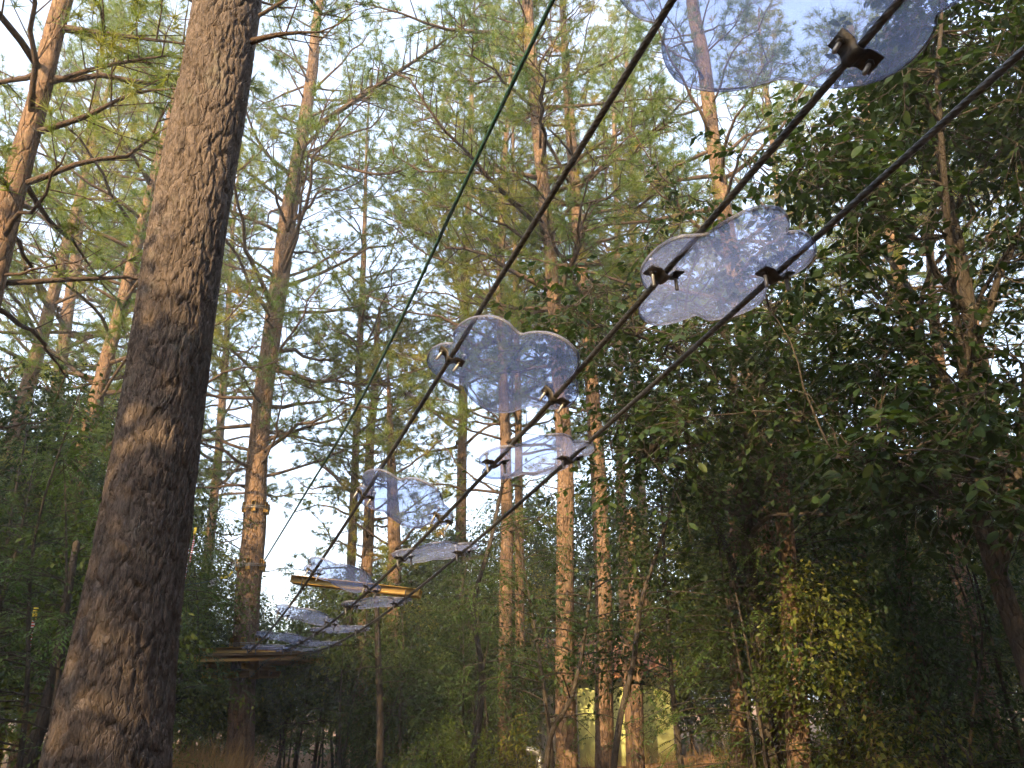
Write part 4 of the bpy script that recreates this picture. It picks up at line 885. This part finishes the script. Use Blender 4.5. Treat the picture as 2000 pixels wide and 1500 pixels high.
for j in range(6):
    y0, y1 = -0.45+j*0.36, -0.45+(j+1)*0.36+0.06; z0, z1 = 2.12+j*0.17, 2.12+(j+1)*0.17
    V = [(0.11*math.cos(x), y0, z0+0.05*math.sin(x)+0.02) for x in th]+[(0.10*math.cos(x), y1, z1+0.045*math.sin(x)) for x in th]
    tile.add(V, [[q, q+1, 8+q, 7+q] for q in range(6)])
tm = tile.mesh('roof_tile', M['tile'], False)
mb = MB(); sl_ = unit([0, 0.36, 0.17]); mb.box(((xw0+xb)/2, 0.62, 2.58), [[1, 0, 0], sl_, np.cross([1, 0, 0], sl_)], ((xb-xw0)/2+0.3, 1.2, 0.03)); rf = obj('roof', mb.mesh('roof', M['tile'], False), root)
for q in range(nrow): obj('roof_tile', tm, rf, (xw0-0.2+q*0.22, 0, 0.06))
P_ = [at(1056, 1500, 12.0), at(1055, 1482, 12.0), at(1054, 1473, 12.0), at(1050, 1468, 12.0), at(1044, 1466, 12.0), at(1028, 1467, 12.0)]
P_[0][2] = -0.2
root = thing('vent_pipe', 'bent galvanised pipe standing by the golden pine base', 'pipe', (P_[0][0], P_[0][1], 0)); o_ = np.array(root.location)
mb = MB(); mb.tube(smooth_path(np.array(P_)-o_, 30), 0.052, 16); obj('pipe', mb.mesh('pipe', M['galv']), root)
mb = MB(); zz = P_[1][2]-0.03; mb.tube([np.array([P_[1][0], P_[1][1], zz-0.03])-o_, np.array([P_[1][0], P_[1][1], zz+0.03])-o_], 0.060, 16); obj('joint_ring', mb.mesh('joint_ring', M['galv']), root)

# ------------------------------------------------------------------ dry stalks, grass, far wood
rs = np.random.RandomState(9); n = 9000
px = np.concatenate([rs.uniform(320, 470, 4200), rs.uniform(500, 2000, n-4200)]); Yv = np.concatenate([rs.uniform(8.5, 15, 4200), rs.uniform(10, 24, n-4200)])
gx = np.array([ground_at(a, b) for a, b in zip(px, Yv)]); gz = ground_h(gx, Yv); hgt = rs.uniform(0.25, 0.8, n)*np.where(np.arange(n) < 4200, 1.7, 0.8)
d = rs.randn(n, 3)*np.array([0.35, 0.35, 0]); d[:, 2] = 1; d = unit(d); sd = unit(np.cross(d, rs.randn(n, 3)))*0.006
b0 = np.column_stack([gx, Yv, gz]); md = b0+d*hgt[:, None]*0.6; tp = b0+d*hgt[:, None]+np.column_stack([rs.randn(n)*0.12, rs.randn(n)*0.12, -rs.rand(n)*0.12])
V = np.stack([b0-sd, b0+sd, md+sd*0.7, md-sd*0.7, tp], 1).reshape(-1, 3); i = np.arange(n)*5
obj('dry_grass', mk_mesh('dry_grass', V, [np.stack([i, i+1, i+2, i+3], 1), np.stack([i+3, i+2, i+4], 1)], M['dry']), kind='stuff', label='tangle of dry stalks and grass on the forest floor', category='grass')
n = 60000; ang = rs.uniform(-0.95, 0.95, n); dist = rs.uniform(27, 40, n)
hz = (3.5+1.6*np.sin(ang*9)+1.2*np.sin(ang*23+1)+dist*0.03)*rs.rand(n)**0.8
pos = np.column_stack([np.sin(ang)*dist, np.cos(ang)*dist, hz]); dr = rs.randn(n, 3); up = np.array([0, 0, 1])+rs.randn(n, 3)*0.5
V, F = leaves(pos, dr, up, rs.uniform(0.18, 0.34, n), LEAF2, 1.4)
obj('distant_woodland', mk_mesh('distant_woodland', V, F, M['leaf_far']), kind='stuff', label='sunlit leafy woodland closing the view behind the trunks', category='woodland')

# ------------------------------------------------------------------ unseen trees added behind the camera to shade the foreground
def behind(dist, side, kind, sc, rz, lb):
    ax = -sun_vec[:2]/np.linalg.norm(sun_vec[:2]); pr = np.array([-ax[1], ax[0]]); p = -ax*dist+pr*side
    plant(kind, float(p[0]), float(p[1]), lb, sc, rz, 'unseen shade trees behind the viewer')

SH = sapling_kind(120, 10.0, 3.4, 1, 105, 0.17, 'simple', 'leaf_dark', 0.12)
KIND.append(SH); KH.append(10.0)
rs = np.random.RandomState(21)
for row, (dist, sc, n_, wdt) in enumerate([(4.2, 0.72, 4, 2.9), (8.0, 0.88, 6, 3.2), (13, 1.5, 5, 6.6), (22, 1.4, 3, 11.0)]):
    for q in range(n_):
        if row > 0 and rs.rand() < (0.25 if row < 2 else 0.3): continue
        behind(dist+rs.uniform(-0.2, 0.2)*min(dist, 8), (q-(n_-1)/2)*wdt+rs.uniform(-0.6, 0.6)+(1.2 if row == 0 else 2.5), 8, sc*rs.uniform(0.9, 1.1), rs.rand()*6.28, 'unseen leafy tree added behind the viewer to shade the foreground')

for px, Yv, sc, lb in [(905, 27.5, 0.80, 'leafy tree far behind the left end of the low house'), (990, 30.0, 0.95, 'leafy tree far behind the slender forked pine'), (1075, 28.0, 0.88, 'leafy tree far behind the golden pine base'), (1160, 29.5, 1.0, 'leafy tree rising right behind the yellow-green wall'), (1245, 28.0, 0.95, 'leafy tree behind the right end of the house wall'), (1340, 28.5, 1.0, 'leafy tree far behind the S-curved stem'), (1440, 29.0, 1.05, 'leafy tree far behind the right-hand cloud step')]:
    plant(8, ground_at(px, Yv), Yv, lb, sc, px*0.7, 'trees behind the low house', 'broadleaf_tree', 'tree')
# the wood goes on unseen behind and beside the viewer, added to cut skylight
rs = np.random.RandomState(22); ring = []
while len(ring) < 40:
    a_ = rs.uniform(0, 2*math.pi); r_ = rs.uniform(6, 20); x, y = math.sin(a_)*r_, math.cos(a_)*r_
    if y > -4.5 and abs(x) < 0.80*max(y, 0)+6.6: continue
    d1 = np.array([x, y])@(sun_vec[:2]/np.linalg.norm(sun_vec[:2])); d2 = abs(np.array([x, y])@np.array([-sun_vec[1], sun_vec[0]])/np.linalg.norm(sun_vec[:2]))
    if d1 > 1 and d2 < 13: continue                      # shade trees are already added on the sunny side
    if any((x-q[0])**2+(y-q[1])**2 < 5 for q in ring): continue
    ring.append((x, y)); plant(8, x, y, 'leafy tree beside or behind the viewer, out of the picture', float(rs.uniform(0.9, 1.5)), rs.rand()*6.28, 'trees beside and behind the viewer')
E_ = cable(1, 22.0)
ap = [(E_[0], E_[1], -0.1), (E_[0]+0.03, E_[1], 3.0), (E_[0], E_[1]-0.05, 6.5), (E_[0]+0.1, E_[1]-0.1, 10.0)]
add_tree('anchor_tree', 'stout tree behind the viewer that the wire ropes end at', ap, [0.24, 0.21, 0.18, 0.10], [np.array([E_[0], E_[1], 0])+np.array([math.cos(q*2.4)*1.6*(0.4+0.6*(q % 3)/2), math.sin(q*2.4)*1.6*(0.4+0.6*(q % 3)/2), 7.0+q*0.11]) for q in range(30)], 60, leaf=0.14, tw=0.6)

# ------------------------------------------------------------------ thin even haze volume, mostly standing in for lens glare
hm = bpy.data.materials.new('glare_haze'); hm.use_nodes = True; t_ = hm.node_tree
t_.nodes.remove(t_.nodes['Principled BSDF'])
pv = t_.nodes.new('ShaderNodeVolumePrincipled'); pv.inputs['Color'].default_value = (0.92, 0.95, 1.0, 1); pv.inputs['Density'].default_value = 0.003; pv.inputs['Anisotropy'].default_value = 0.2
t_.links.new(pv.outputs[0], t_.nodes['Material Output'].inputs['Volume'])
mb = MB(); mb.box((0, 5, 14.5), np.eye(3), (165, 165, 16.5)); obj('haze', mb.mesh('haze', hm, False), kind='stuff', label='thin bluish haze volume between the trees, standing in for lens glare', category='haze')
